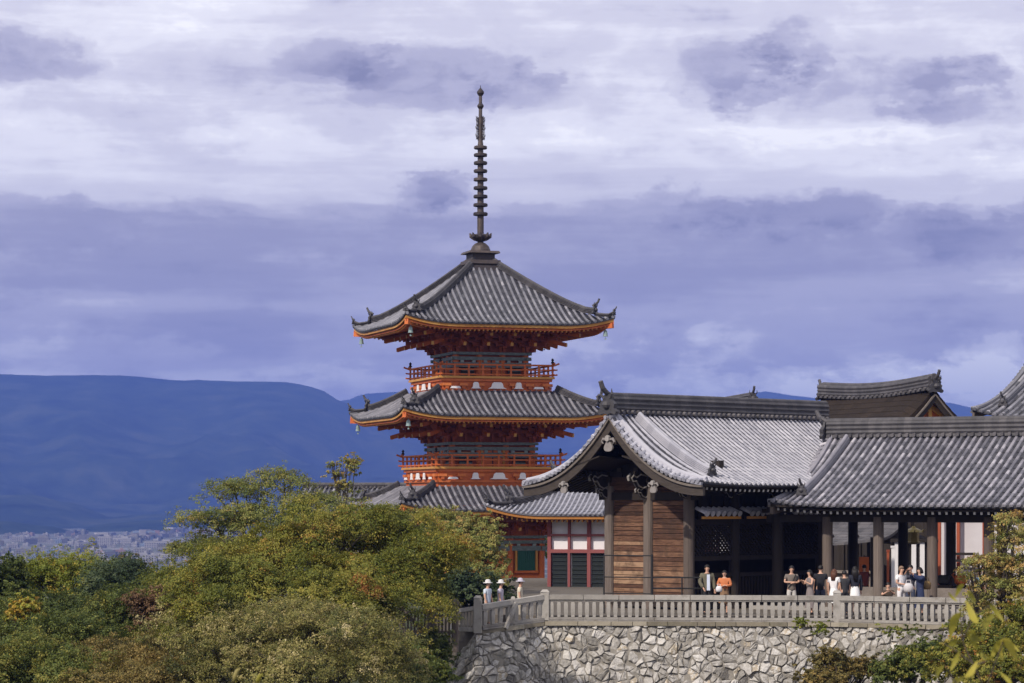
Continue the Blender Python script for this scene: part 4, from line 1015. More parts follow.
A=P(700,402,160.); B=P(753,402,146.); small_tile_roof('bell_house','small tiled roof with a ridge end ornament rising just behind the gate ridge',A,B,3.2,9.55,7.6,wallm='white')
A=P(304,482,186.); B=P(420,482,184.); small_tile_roof('tiled_gatehouse','low dark tiled roof behind the treetops left of the pagoda',A,B,3.6,5.05,3.3,desc=.7,oni=.55,rh=.3)
A=P(1040,346,128.); B=V((A.x+14,A.y-11.5,0)); small_tile_roof('main_hall','large tiled roof slope rising at the right edge above the corridor',A,B,6.5,11.9,7.9,desc=1.2,oni=1.,rh=.6,wallm='dark',cat='temple hall',lift=.5)
# ------------------------------------------------------------------ terrace, retaining wall, balustrade
B0=P(478,0,96.4); B1=P(545,0,98.); B2=P(837,0,97.); B3=P(1062,0,92.8); B00=P(459,0,98.6)
for b_ in (B0,B1,B2,B3,B00): b_.z=0
B4=V((30,86.5,0))
def terrace():
    m=MB()
    lo=[(B00.x,B00.y+.3),(B0.x+.1,B0.y+.3),(B1.x+.05,B1.y+.35),(B1.x+.05,B1.y+9),(-3.4,B1.y+9)]
    n=len(lo); m.add([V((x,y,z)) for z,k in ((-.36,1),(-9,1)) for x,y in lo],[tuple(range(n))]+[(i,n+i,n+(i+1)%n,(i+1)%n) for i in range(n)],.5)
    pts=[(B1.x+.1,B1.y+.35),(B2.x,B2.y+.35),(B3.x,B3.y+.35),(B4.x,B4.y+.3),(75,86),(75,230),(9,230),(9,146),(-1.5,146),(-2.2,118),(-2.,100)]
    n=len(pts); a=[V((x,y,-.02)) for x,y in pts]; b_=[V((x,y,-9)) for x,y in pts]
    m.add(a+b_,[tuple(range(n))]+[(i,n+i,n+(i+1)%n,(i+1)%n) for i in range(n)],.5)
    mt=tint_mat('terrace_gravel',ramp3((.07,.06,.05),(.12,.105,.09),(.18,.16,.14)),.95,3,.5,bump=.5,bscale=40)
    o=m.build('terrace_ground',mt); o['kind']='structure'
    m=MB(); m.hexa([(-45,120,-9),(8.9,120,-9),(8.9,215,-9),(-45,215,-9),(-45,150,-1.72),(8.9,146.1,-1.72),(8.9,205,-1.72),(-45,205,-1.72)],.4)
    o=m.build('pagoda_terrace',mgn); o['kind']='structure'
terrace()
def clip(poly,nx,ny,c):
    out=[]
    for i in range(len(poly)):
        a,b=poly[i],poly[(i+1)%len(poly)]; da=a[0]*nx+a[1]*ny-c; db=b[0]*nx+b[1]*ny-c
        if da<=0: out.append(a)
        if (da<0)!=(db<0) and abs(da-db)>1e-9:
            t=da/(da-db); out.append((a[0]+(b[0]-a[0])*t,a[1]+(b[1]-a[1])*t))
    return out
def stone_wall():
    root=thing('stone_wall',(B1.x+4,B1.y-1,-8),'rough fieldstone retaining wall below the stone balustrade','retaining wall')
    rr=random.Random(5)
    base=[B00+V((-3.,4.5,0)),B00+V((-.3,.3,0)),B0,B1,B2,B3,B4]
    base=[V((p.x,p.y,0)) for p in base]
    # arc lengths and batter normals
    segs=[]; s=0
    for a,b in zip(base,base[1:]):
        d=(b-a); L=d.length; d.normalize(); n=V((d.y,-d.x,0)); segs.append((s,L,a,d,n)); s+=L
    tot=s
    def surf(x,y,e=0):
        """x along, y down from the top, e outward"""
        if y>.2:
            kk=min(1,(y-.2)*3); w0=noise.noise_vector(V((x*1.7,y*1.7,3.)))+.5*noise.noise_vector(V((x*4.2,y*4.2,7.))); x+=w0.x*.16*kk; y+=w0.y*.13*kk
        x=min(max(x,0),tot-.001)
        for i,(s0,L,a,d,n) in enumerate(segs):
            if x<=s0+L+1e-6: break
        nn=n; w_=.9
        if i+1<len(segs) and s0+L-x<w_: t=.5*(1-(s0+L-x)/w_); nn=(n*(1-t)+segs[i+1][4]*t)
        if i>0 and x-s0<w_: t=.5*(1-(x-s0)/w_); nn=(n*(1-t)+segs[i-1][4]*t)
        out=.36*y-.006*y*y
        left=1.0*y if i==0 else (.75*y if i==1 else 0)
        p=a+d*(x-s0)+nn*(out+e)
        zt=-.17 if i>=3 else -.17
        # the top drops towards the left end
        drop=0
        if x<segs[3][0]: drop=.085*(segs[3][0]-x)
        if x<segs[2][0]: drop+=.5*(segs[2][0]-x)
        return V((p.x,p.y,zt-drop-y))
    H=6.4; st=.27
    nx=int(tot/st)+1; ny=int(H/(st*.82))+1
    seeds={}
    for j in range(-1,ny+1):
        for i in range(-1,nx+1):
            big=rr.random()
            seeds[(i,j)]=((i+.5+.5*(j%2)+rr.uniform(-.62,.62))*st,(j+.5+rr.uniform(-.6,.6))*st*.82)
    for k in list(seeds):
        if rr.random()<.22: del seeds[k]
    mb=MB()
    for (i,j),(sx_,sy_) in seeds.items():
        if not(0<=i<nx and 0<=j<ny): continue
        poly=[(sx_-.8,sy_-.8),(sx_+.8,sy_-.8),(sx_+.8,sy_+.8),(sx_-.8,sy_+.8)]
        for dj in range(-3,4):
            for di in range(-3,4):
                o=seeds.get((i+di,j+dj))
                if o is None or (di==0 and dj==0): continue
                ax_,ay_=o[0]-sx_,o[1]-sy_; L=math.hypot(ax_,ay_)
                if L<1e-6: continue
                poly=clip(poly,ax_/L,ay_/L,(ax_*(sx_+o[0])/2+ay_*(sy_+o[1])/2)/L-.003-rr.random()*.012)
                if len(poly)<3: break
            if len(poly)<3: break
        poly=clip(poly,0,-1,-.16); poly=clip(poly,0,1,H) if len(poly)>2 else poly
        if len(poly)<3: continue
        # split long edges and roughen
        pp=[]
        for a,b in zip(poly,poly[1:]+poly[:1]):
            pp.append(a)
            if math.hypot(a[0]-b[0],a[1]-b[1])>.22: pp.append(((a[0]+b[0])/2+rr.uniform(-.012,.012),(a[1]+b[1])/2+rr.uniform(-.012,.012)))
        cx=sum(p[0] for p in pp)/len(pp); cy=sum(p[1] for p in pp)/len(pp); n=len(pp)
        dep=rr.uniform(.03,.13); tx,ty=rr.uniform(-.45,.45),rr.uniform(-.4,.5); t=min(1,max(0,rr.gauss(.5,.2)))
        if rr.random()<.05: t=.97
        r0=[surf(x,y,-.06) for x,y in pp]
        r1=[surf(cx+(x-cx)*.96,cy+(y-cy)*.96,dep*.5+.015+(x-cx)*tx*.5+(y-cy)*ty*.5) for x,y in pp]
        r2=[surf(cx+(x-cx)*rr.uniform(.72,.86),cy+(y-cy)*rr.uniform(.72,.86),dep+.02+(x-cx)*tx+(y-cy)*ty+rr.uniform(-.035,.035)) for x,y in pp]
        ce=[surf(cx,cy,dep+.035+rr.uniform(-.015,.02))]
        fs=[(k,(k+1)%n,n+(k+1)%n,n+k) for k in range(n)]+[(n+k,n+(k+1)%n,2*n+(k+1)%n,2*n+k) for k in range(n)]+[(2*n+k,2*n+(k+1)%n,3*n) for k in range(n)]
        mb.add(r0+r1+r2+ce,fs,t)
    mb.build('stone_facing',M['stone'],root)
    g=MB(); xs_=frange(0,tot,.5)
    for a,b in zip(xs_,xs_[1:]):
        for k in range(8):
            y0,y1=H*k/8,H*(k+1)/8; g.add([surf(a,y0,.025),surf(b,y0,.025),surf(b,y1,.025),surf(a,y1,.025)],[(0,1,2,3)],.4)
        y0=H; g.add([surf(a,y0,-.03),surf(b,y0,-.03),surf(b,y0,-.03)-UP*3,surf(a,y0,-.03)-UP*3],[(0,1,2,3)],.4)
    g.build('rubble_core',M['gap'],root)
    # long sandy course under the balustrade
    l=MB(); x=segs[2][0]
    while x<tot-.1:
        w_=rr.uniform(.5,1.3); x1=min(x+w_,tot)
        for (lo,hi,out_) in ((0.02,.17,.16+rr.uniform(0,.05)),):
            q=[surf(x+.01,hi,out_),surf(x1-.01,hi,out_),surf(x1-.01,hi,-.3),surf(x+.01,hi,-.3),surf(x+.01,lo,out_),surf(x1-.01,lo,out_),surf(x1-.01,lo,-.3),surf(x+.01,lo,-.3)]
            l.hexa(q,rr.uniform(.2,.9))
        x=x1
    l.build('ledge_course',M['ledge'],root)
    return surf,segs
SURF,SEGS=stone_wall()

def balustrade():
    root=thing('stone_balustrade',(B1.x,B1.y,0),'pale weathered stone balustrade running along the top of the fieldstone wall','balustrade')
    def top(p,i): return .77
    runs=[(B0,B1,.46,.76,-.36,-.14),(B1,B2,.76,.76,-.12,-.12),(B2,B3,.76,.76,-.14,-.2),(B3,B4,.76,.76,-.2,-.22)]
    bal=None; nb=0
    for ri,(a,b,za,zb,ba,bb) in enumerate(runs):
        d=(b-a).normalized(); L=(b-a).length
        a=a+d*.12; b=b-d*.12; L=(b-a).length
        c=MB(); n=max(1,round(L/1.25))
        for k in range(n):
            p=a.lerp(b,k/n)+d*.012; q=a.lerp(b,(k+1)/n)-d*.012; z0=za+(zb-za)*k/n; z1=za+(zb-za)*(k+1)/n
            t=R.uniform(.35,.75); c.beam(V((p.x,p.y,z0-.08)),V((q.x,q.y,z1-.08)),.24,.17,tint=t); c.beam(V((p.x,p.y,z0-.19)),V((q.x,q.y,z1-.19)),.15,.07,tint=t-.1)
        c.build('cap_rail',M['stone_rail'],root)
        c=MB()
        for k in range(n):
            p=a.lerp(b,k/n); q=a.lerp(b,(k+1)/n)-d*.01; z0=ba+(bb-ba)*k/n; z1=ba+(bb-ba)*(k+1)/n
            c.beam(V((p.x,p.y,z0+.03)),V((q.x,q.y,z1+.03)),.26,.09,tint=R.uniform(.2,.6))
            c.beam(V((p.x,p.y,z0-.05)),V((q.x,q.y,z1-.05)),.34,.05,tint=R.uniform(.1,.4))
        c.build('plinth',M['stone_rail'],root)
        st=.257 if ri else .3; m=int(L/st)
        for k in range(m):
            t=(k+.5)/m; p=a.lerp(b,t); z0=ba+(bb-ba)*t+.1; z1=za+(zb-za)*t-.2; nb+=1
            if nb>98: break
            if bal is None:
                mb=MB(); H=1.0
                pr=[(.5,0),(.5,.12),(.62,.3),(.62,.72),(.5,.88),(.5,1)]
                mb=MB()
                for (w0,h0),(w1,h1) in zip(pr,pr[1:]):
                    mb.hexa([V((sx*.115*w0,sy*.1*w0*1.1,h0)) for sx,sy in ((-1,-1),(1,-1),(1,1),(-1,1))]+[V((sx*.115*w1,sy*.1*w1*1.1,h1)) for sx,sy in ((-1,-1),(1,-1),(1,1),(-1,1))],.55)
                me_o=mb.build('baluster',M['stone_rail']); bal=me_o.data; o=me_o
            else:
                o=bpy.data.objects.new('baluster',bal); COL.objects.link(o)
            o.parent=root; lo=ORG[root.name]
            o.location=(p.x-lo.x+R.uniform(-.006,.006),p.y-lo.y,z0-.02-lo.z); o.scale=(R.uniform(.95,1.12),1,z1-z0+.04); o.rotation_euler=(0,0,math.atan2(d.y,d.x)+R.uniform(-.04,.04))
    for p,zt,zb_,w_ in ((B0,.7,-.55,.28),(B1,.86,-.16,.3),(B2,.86,-.2,.27),(B3,.86,-.2,.27),(B0.lerp(B1,.52),.64,-.4,.16)):
        m=MB(); d=(B2-B1).normalized(); m.box((p.x,p.y,(zt+zb_)/2),(w_,w_,zt-zb_),x=d,tint=.6); m.hexa([V((p.x+sx*w_*.55,p.y+sy*w_*.55,zt)) for sx,sy in ((-1,-1),(1,-1),(1,1),(-1,1))]+[V((p.x+sx*w_*.3,p.y+sy*w_*.3,zt+.09)) for sx,sy in ((-1,-1),(1,-1),(1,1),(-1,1))],.6)
        m.build('post',M['stone_rail'],root)
    # leaning braces and stair panel at the left end
    m=MB(); p=B0.lerp(B1,.5); m.beam(V((p.x-.22,p.y-.45,-.4)),V((p.x+.15,p.y-.14,.5)),.12,.12,tint=.7); m.build('brace',M['stone_rail'],root)
    m=MB(); m.beam(P(449,637,97.2),P(458,613,98.),.14,.14,tint=.65); m.build('brace',M['stone_rail'],root)
    m=MB(); a=P(475,0,96.8); b=P(460,0,98.2)
    for z_,za_,h_ in ((.32,.18,.15),(-.45,-.5,.14)): m.beam(V((a.x,a.y,z_)),V((b.x,b.y,za_)),.16,h_,tint=.6)
    for k in range(5):
        q=V((a.x,a.y,0)).lerp(V((b.x,b.y,0)),(k+.5)/5); m.box((q.x,q.y,-.12),(.09,.1,.7),tint=.6)
    m.build('stair_rail',M['stone_rail'],root)
balustrade()
def dark_fence():
    a=P(383,0,99.); b=P(458,0,95.6); root=thing('wooden_fence',(b.x,b.y,-1.2),'dark weathered wooden fence in shade left of the stone balustrade','fence')
    a.z=b.z=0; d=(b-a).normalized(); L=(b-a).length
    m=MB()
    for z0,z1 in ((.1,.34),(-.55,-.45)): m.beam(V((a.x,a.y,z0-.05)),V((b.x,b.y,z1-.05)),.12,.12,tint=.5)
    m.build('rail',M['post'],root)
    m=MB(); n=22
    for i in range(n):
        p=a.lerp(b,(i+.5)/n); z=.05+.2*i/n; m.box((p.x,p.y-.06,z-.5),(.07,.04,1.15),tint=R.uniform(.3,.7))
    m.build('slat_row',M['post'],root)
    for t in (0.02,.25,.62,.97):
        p=a.lerp(b,t); m=MB(); z=.1+.24*t; m.lathe((p.x,p.y,-1.2),[(.1,0),(.1,1.2+z+.15),(.13,1.25+z+.1),(.13,1.3+z+.15),(.02,1.42+z+.15)],10,tint=.6); m.build('post',M['post'],root)
dark_fence()
def metal_rail():
    a=P(604,0,100.); b=P(652,0,99.3); c=P(702,0,99.2); a.z=b.z=c.z=0
    root=thing('metal_railing',(b.x,b.y,0),'thin black metal railing in front of the plank wall','railing')
    m=MB()
    for z in (1.35,.95,.55): m.tube([b+UP*z,c+UP*z],.028,6)
    for z in (2.15,1.35,.75): m.tube([a+UP*z,b+UP*z],.022,6)
    m.build('rail',M['iron'],root)
    for p,h in ((a,2.15),(b,2.2),(b.lerp(c,.6),1.35),(c,1.35)): m=MB(); m.tube([p,p+UP*h],.045 if h>2.16 else .03,8); m.build('post',M['iron'],root)
metal_rail()

# ------------------------------------------------------------------ things seen through the corridor
def behind():
    # white walled hall with vermilion frame
    a=P(938,0,121.); b=P(1075,0,119.); a.z=b.z=0; d=(b-a).normalized(); nrm=V((d.y,-d.x,0)); L=(b-a).length
    root=thing('white_hall',((a.x+b.x)/2,(a.y+b.y)/2,0),'white walled building with red frame seen through the corridor posts','temple building')
    m=MB(); m.beam(a-nrm*2+UP*1.9,b-nrm*2+UP*1.9,4.,3.8,tint=.1); m.build('wall',M['white'],root)
    m=MB()
    for z,h in ((3.45,.3),(.2,.3)): m.beam(a+nrm*.05+UP*z,b+nrm*.05+UP*z,.16,h,tint=.6)
    m.build('tie_beam',M['red'],root)
    for px in (939,958,984,1030): q=P(px,0,120.5); m=MB(); m.box((q.x,q.y-.1,1.9),(.14,.2,3.8),x=d,tint=.6); m.build('post',M['red'],root)
    m=MB()
    for z in (1.35,1.75,2.1): m.beam(P(958,0,120.2)*1+UP*0,P(958,0,120.2),.1,.1)
    m=MB(); p0=P(948,0,120.2); p1=P(975,0,120.2)
    for z in (1.15,1.5,1.8): m.beam(V((p0.x,p0.y-.1,z)),V((p1.x,p1.y-.1,z)),.12,.12,tint=.4)
    m.build('window_bar',M['dark'],root)
    m=MB(); S=lambda u,q:(a+d*u+nrm*(1.2*q-.9)+UP*(4.6-.7*q)); cols=[(u,0,1.) for u in frange(.0,L,.33)]
    tile_rolls(m,S,cols,.1,.35); roof_sheet(m,S,cols,rows=4); m.build('roof',[M['tile'],M['pan']],root)
    # low grey roofed pavilion on the left, seen between the posts
    A=P(822,0,127.); B=P(905,0,124.); A.z=B.z=0; g=Gable((A.x,A.y),math.atan2(B.y-A.y,B.x-A.x),(B-A).length,2.4,3.25,2.2,ends=(1,1),lift=.25,curve=.5,sag=.4)
    root=thing('low_pavilion',((A.x+B.x)/2,(A.y+B.y)/2,0),'low pavilion with smooth pale grey roof seen between the corridor posts','pavilion')
    m=MB(); us=frange(0,g.L,.6)
    for sd in (1,-1):
        for u0,u1 in zip(us,us[1:]):
            for i in range(8):
                q=[g.pt(u0,i/8,sd),g.pt(u1,i/8,sd),g.pt(u1,(i+1)/8,sd)+UP*.02,g.pt(u0,(i+1)/8,sd)+UP*.02]; m.hexa([p-UP*.12 for p in q]+q,R.gauss(.6,.1))
    ro=m.build('roof',M['ridge'],root); ridge(ro,[g.O+g.ax*u+UP*3.2 for u in frange(0,g.L,.5)],.14,.22,.08,name='main_ridge')
    for u in (.5,g.L*.35,g.L*.65,g.L-.5):
        for t in (-1.6,1.6): q=g.O+g.ax*u+g.p*t; column(root,q.x,q.y,0,2.6,.13,M['dark'])
    m=MB(); q0=g.O+g.ax*.5+g.p*1.6; q1=g.O+g.ax*(g.L-.5)+g.p*1.6; m.beam(q0+UP*.9,q1+UP*.9,.5,.12,tint=.5); m.beam(q0+UP*.45,q1+UP*.45,.1,.9,tint=.4); m.build('counter',M['wood_mid'],root)
    # gilded hanging lantern
    c=P(913.5,536,113.); root=thing('hanging_lantern',c,'gilded hanging lantern in the dark opening between two corridor posts','lantern')
    m=MB(); m.lathe(c,[(.12,-.35),(.26,-.3),(.3,-.26),(.24,-.22),(.24,.14),(.42,.16),(.3,.26),(.12,.34),(.05,.42)],6); m.build('lantern_body',M['gilt'],root)
    m=MB(); m.tube([c+UP*.4,c+UP*1.0],.02,5); m.build('chain',M['iron'],root)
    m=MB()
    for k in range(6):
        a_=k*math.pi/3+.5; m.tube([c+V((math.cos(a_)*.4,math.sin(a_)*.4,.18)),c+V((math.cos(a_)*.52,math.sin(a_)*.52,.28))],[.03,.01],5)
    m.build('lantern_horn',M['gilt'],root)
    # vermilion lantern posts and banner
    c=P(864,0,116.); root=thing('vermilion_panel',(c.x,c.y,0),'vermilion painted door panel beyond the people by the second post','door panel')
    m=MB(); m.box((c.x,c.y,1.0),(.42,.1,1.5),tint=.3); m.build('panel',M['orange'],root)
    for s_ in (-1,1): m=MB(); m.box((c.x+s_*.34,c.y,1.35),(.12,.16,2.5),tint=.3); m.build('post',M['dark'],root)
    k_=0
    for px,py0,py1,wd,mt,nm,lb in ((888,552,588,.1,'red','red_post','narrow vermilion post just left of the white door strips'),(893,548,590,.14,'white','white_banner','white hanging cloth strip beside the narrow vermilion post')):
        c=P(px,0,118.); z1=P(px,py0,118.).z; m=MB(); m.box((c.x,c.y,z1/2),(wd,.08,z1),tint=.8); m.box((c.x,c.y,z1+.05),(wd*1.4,.12,.1),tint=.4); o=m.build(nm,M[mt]); tag(o,lb,'post' if 'post' in nm else 'banner')
    # white paling
    c=P(914,0,119.); root=thing('paling_screen',(c.x,c.y,0),'white barred screen behind the visitor in navy and the hanging lantern','screen')
    for i in range(5): m=MB(); m.box((c.x-.75+.37*i,c.y,1.3),(.2,.08,2.1),tint=.6); m.build('bar',M['white'],root)
    m=MB(); m.box((c.x,c.y+.1,1.3),(2.,.06,2.4),tint=.2); m.box((c.x,c.y-.08,2.4),(2.1,.1,.12),tint=.3); m.build('frame',M['dark'],root)
    # dark back wall
    a=P(775,0,131.); b=P(925,0,129.); m=MB(); m.beam(V((a.x,a.y,2.2)),V((b.x,b.y,2.2)),.3,4.4,tint=.4); m.beam(V((a.x,a.y-.2,4.3)),V((b.x,b.y-.2,4.3)),.3,.25,tint=.5)
    for i in range(10): q=a.lerp(b,i/9); m.box((q.x,q.y-.2,2.2),(.2,.2,4.4),tint=.5)
    o=m.build('timber_wall',M['dark']); tag(o,'dark timber wall closing the court beyond the corridor','wall')
    # round incense pots on the seat rail
    for px,py,c_ in ((944,583,'iron'),(961,586,'orange')):
        c=P(px,py,104.); m=MB(); m.lathe((c.x,c.y,.93),[(.16,0),(.24,.08),(.28,.25),(.24,.36),(.2,.38),(.2,.34)],14,tint=.5); 
        for s_ in (-1,1): m.tube([V((c.x+s_*.26,c.y,1.2)),V((c.x+s_*.34,c.y,1.32)),V((c.x+s_*.26,c.y,1.38))],.03,6,tint=.5)
        o=m.build('offering_pot',M[c_]); tag(o,('round black' if c_=='iron' else 'round red')+' offering pot beside the right corridor posts','pot')
        m=MB(); m.box((c.x,c.y,.46),(.5,.5,.94)); o2=m.build('stand',M['dark']); o2.parent=o
behind()

# ------------------------------------------------------------------ people
SK=plain('skin',(.55,.33,.24),.6,.12)
HAIR={'black':plain('black_hair',(.012,.01,.01),.5),'brown':plain('brown_hair',(.09,.035,.02),.5),'grey':plain('short_light_brown_hair',(.2,.13,.09),.6)}
_cl={}
def cloth(nm,c):
    if nm not in _cl: _cl[nm]=plain(nm,c,.9,.25)
    return _cl[nm]
def skin_mesh(name,verts,edges,radii,root_i,levels=1):
    me=bpy.data.meshes.new(name+'_cage'); me.from_pydata([tuple(v) for v in verts],edges,[])
    o=bpy.data.objects.new(name+'_cage',me); COL.objects.link(o)
    sk=o.modifiers.new('s','SKIN'); sk.use_smooth_shade=True
    ss=o.modifiers.new('u','SUBSURF'); ss.levels=levels; ss.render_levels=levels
    for i,d in enumerate(me.skin_vertices[0].data):
        r=radii[i]; d.radius=(r if isinstance(r,tuple) else (r,r)); d.use_root=(i==root_i)
    dg=bpy.context.evaluated_depsgraph_get(); ev=o.evaluated_get(dg); out=bpy.data.meshes.new_from_object(ev)
    out.name=name; bpy.data.objects.remove(o); bpy.data.meshes.remove(me)
    return out
def append_mesh(me, mb):
    """adds the skinned mesh's geometry to an MB"""
    mb.add([v.co.copy() for v in me.vertices],[tuple(p.vertices) for p in me.polygons],.5)
def person(x,y,face,h,label,group=None,top='tee',topc=None,bot='trousers',botc=None,hair='black',hairlen=0,armL=None,armR=None,lean=0,z0=0.,crouch=False,hat=None,strap=None,jacket=None,name='person'):
    """built facing -y then turned by face; arms given as (elbow, wrist) relative to the body in units of height"""
    k=h/1.7
    root=thing(name,(x,y,z0),label,'person',group); root.rotation_euler=(0,0,face)
    ORG[root.name]=V((0,0,0))
    hip=.92*k; sh=1.40*k; nk=1.47*k; hc=1.60*k; L=lean
    if crouch: hip=.42*k; sh=.9*k; nk=.97*k; hc=1.10*k
    V3=lambda a,b,c:V((a*k if True else a,b*k,c))
    vs=[V3(0,0,hip),V3(0,-.0-L*.4,(hip+sh)/2),V3(0,-L,sh-.04*k),V3(0,-L-.01,nk),V3(0,-L-.03,hc-.05*k),V3(0,-L-.035,hc+.02*k),V3(0,-L-.02,hc+.085*k)]
    rd=[(.14*k,.1*k),(.125*k,.09*k),(.12*k,.09*k),.05*k,(.06*k,.075*k),(.075*k,.092*k),(.05*k,.06*k)]
    es=[(0,1),(1,2),(2,3),(3,4),(4,5),(5,6)]
    def addv(p,r,par): vs.append(p); rd.append(r); es.append((par,len(vs)-1)); return len(vs)-1
    arms={}
    for sg,arm in ((-1,armR),(1,armL)):
        s_=addv(V3(sg*.185,-L,sh-.02*k),.055*k,2)
        el,wr=arm if arm else ((sg*.24,-.02,-.29),(sg*.25,-.1,-.54))
        e=addv(vs[s_]*0+V3(el[0],el[1]-L,sh+el[2]*k),.04*k,s_)
        w_=addv(V3(wr[0],wr[1]-L,sh+wr[2]*k),.028*k,e)
        dv=(vs[w_]-vs[e]).normalized(); pm=addv(vs[w_]+dv*.07*k,(.036*k,.022*k),w_)
        arms[sg]=(s_,e,w_,pm,dv)
    legs={}
    for sg in (-1,1):
        t=addv(V3(sg*.095,0,hip-.05*k),.085*k,0)
        if crouch: kn=addv(V3(sg*.13,-.38,.48*k),.06*k,t); an=addv(V3(sg*.12,-.12,.08*k),.042*k,kn)
        else: kn=addv(V3(sg*.1,-.02,.49*k),.058*k,t); an=addv(V3(sg*.1,.02,.08*k),.04*k,kn)
        ft=addv(V3(sg*.115,(-.3 if crouch else -.14),.035*k),.038*k,an); legs[sg]=(t,kn,an,ft)
    body=skin_mesh('body',vs,es,rd,0,1); mb=MB(); append_mesh(body,mb)
    hd=vs[5]; # nose and ears on the head surface
    mb.lathe(hd+V((0,-.088*k,-.012*k)),[(.012*k,-.02*k),(.016*k,-.008*k),(.006*k,.03*k)],6,tint=.5)
    for sg in (-1,1): mb.lathe(hd+V((sg*.078*k,.01*k,-.02*k)),[(.004*k,-.03*k),(.014*k,0),(.004*k,.03*k)],6,tint=.4)
    for sg in (-1,1):      # fingers and thumb
        s_,e,w_,pm,dv=arms[sg]; pv=vs[pm]; side=dv.cross(UP); 
        if side.length<.2: side=V((0,1,0))
        side.normalize(); nr=side.cross(dv)
        for i in range(4):
            b_=pv+dv*.012*k+side*(i-1.5)*.018*k; ln=(.065,.075,.072,.055)[i]*k
            mb.tube([b_-dv*.02*k,b_+dv*ln*.5-nr*.004,b_+dv*ln*.9-nr*.02*k],[.0095*k,.0085*k,.006*k],6,tint=.5)
        b_=pv-dv*.035*k-side*.028*k; mb.tube([b_,b_-side*.022*k+dv*.025*k,b_-side*.026*k+dv*.055*k],[.012*k,.01*k,.007*k],6,tint=.5)
    mb.build('body',SK,root,True)
    f=MB()
    for sg in (-1,1): f.lathe(hd+V((sg*.03*k,-.086*k,.015*k)),[(.002,-.007*k),(.011*k,0),(.002,.007*k)],6,tint=.3)
    f.box(hd+V((0,-.082*k,-.055*k)),(.045*k,.012*k,.009*k),tint=.4); f.build('face_features',HAIR['black'],root)
    # clothes
    def shell(nm,idx,grow,mat,extra=None):
        vv=[];rr_=[];ee=[];mp={}
        for i in idx: mp[i]=len(vv); vv.append(vs[i].copy()); r=rd[i]; rr_.append((r[0]+grow*k,r[1]+grow*k) if isinstance(r,tuple) else r+grow*k)
        for a,b in es:
            if a in mp and b in mp: ee.append((mp[a],mp[b]))
        if extra: extra(vv,rr_,ee,mp)
        m_=skin_mesh(nm,vv,ee,rr_,0,1); q=MB(); append_mesh(m_,q); return q.build(nm,mat,root,True)
    aL,aR=arms[1],arms[-1]
    idx=[1,0,2]
    def hem(vv,rr_,mp,ee):
        vv.append(vs[2].lerp(vs[3],.62)); rr_.append((.085*k,.08*k)); ee.append((mp[2],len(vv)-1))
        vv.append(vs[0]-UP*.12*k); rr_.append((.16*k,.125*k)); ee.append((mp[0],len(vv)-1))
    exa=lambda vv,rr_,ee,mp: hem(vv,rr_,mp,ee)
    if top=='long': idx+=[aL[0],aL[1],aL[2],aR[0],aR[1],aR[2]]; ex=exa
    elif top=='tee':
        idx+=[aL[0],aR[0]]
        def ex(vv,rr_,ee,mp):
            hem(vv,rr_,mp,ee)
            for A in (aL,aR):
                vv.append(vs[A[0]].lerp(vs[A[1]],.62)); rr_.append(.06*k); ee.append((mp[A[0]],len(vv)-1))
    else: idx+=[aL[0],aR[0]]; ex=exa
    shell('shirt' if top!='long' else 'sweater',idx,.03,topc,ex)
    if jacket:
        shell('jacket',[1,0,2,aL[0],aL[1],aL[2],aR[0],aR[1],aR[2]],.04,jacket,exa)
        q=MB(); q.plate([V3(-.05,-.165,hip-.08*k),V3(.06,-.165,hip-.08*k),V3(.055,-.15,sh-.0*k),V3(-.045,-.15,sh-.0*k)],(0,1,0),.03,tint=.6); q.build('shirt_front',topc,root)
    if bot=='trousers': shell('trousers',[0,legs[1][0],legs[1][1],legs[1][2],legs[-1][0],legs[-1][1],legs[-1][2]],.018,botc,lambda vv,rr_,ee,mp:(vv.append(vs[0]+UP*.1*k),rr_.append((.14*k,.105*k)),ee.append((mp[0],len(vv)-1))))
    else:
        q=MB(); n=16; bt=.45*k if bot=='skirt' else .25*k; rings=[]
        for zz,r in ((hip+.1*k,.135),(hip-.02*k,.165),(hip-.2*k,.185),(bt,.23)):
            for i in range(n):
                a=2*math.pi*i/n; rr2=r*(1+(.07 if (i%2 and zz<hip-.1) else 0)); q.v.append((math.cos(a)*rr2*k,math.sin(a)*rr2*.8*k,zz))
        for j in range(3):
            for i in range(n): q.f.append((j*n+i,j*n+(i+1)%n,(j+1)*n+(i+1)%n,(j+1)*n+i)); q.t.append(.5+.2*(i%2)); q.m.append(0)
        q.build('skirt',botc,root,True)
    for sg in (-1,1):
        q=MB(); ft=vs[legs[sg][3]]; an=vs[legs[sg][2]]
        q.tube([V((an.x,an.y+.05*k,.04)),V((ft.x,(an.y+ft.y)/2,.045)),V((ft.x,ft.y-.04*k,.03))],[.045*k,.048*k,.035*k],8,tint=.4); q.build('shoe',cloth('dark_shoe',(.04,.035,.035)),root)
    # hair
    q=MB(); hr=HAIR[hair]; c=hd+V((0,.018*k,.02*k))
    prof=[]; n=16; fs=[]; base=len(q.v)
    rings=7
    for j in range(rings+1):
        th=math.pi*.62*j/rings
        for i in range(n):
            a=2*math.pi*i/n; rr2=math.sin(th)*(.094+.008*R.random()); z=math.cos(th)*.112
            fy=-1 if math.sin(a)<-.3 else 1
            if fy<0 and j>rings*.62: z=max(z,.02); rr2*=.9
            q.v.append((c.x+math.cos(a)*rr2*k,c.y+math.sin(a)*rr2*1.12*k,c.z+z*k))
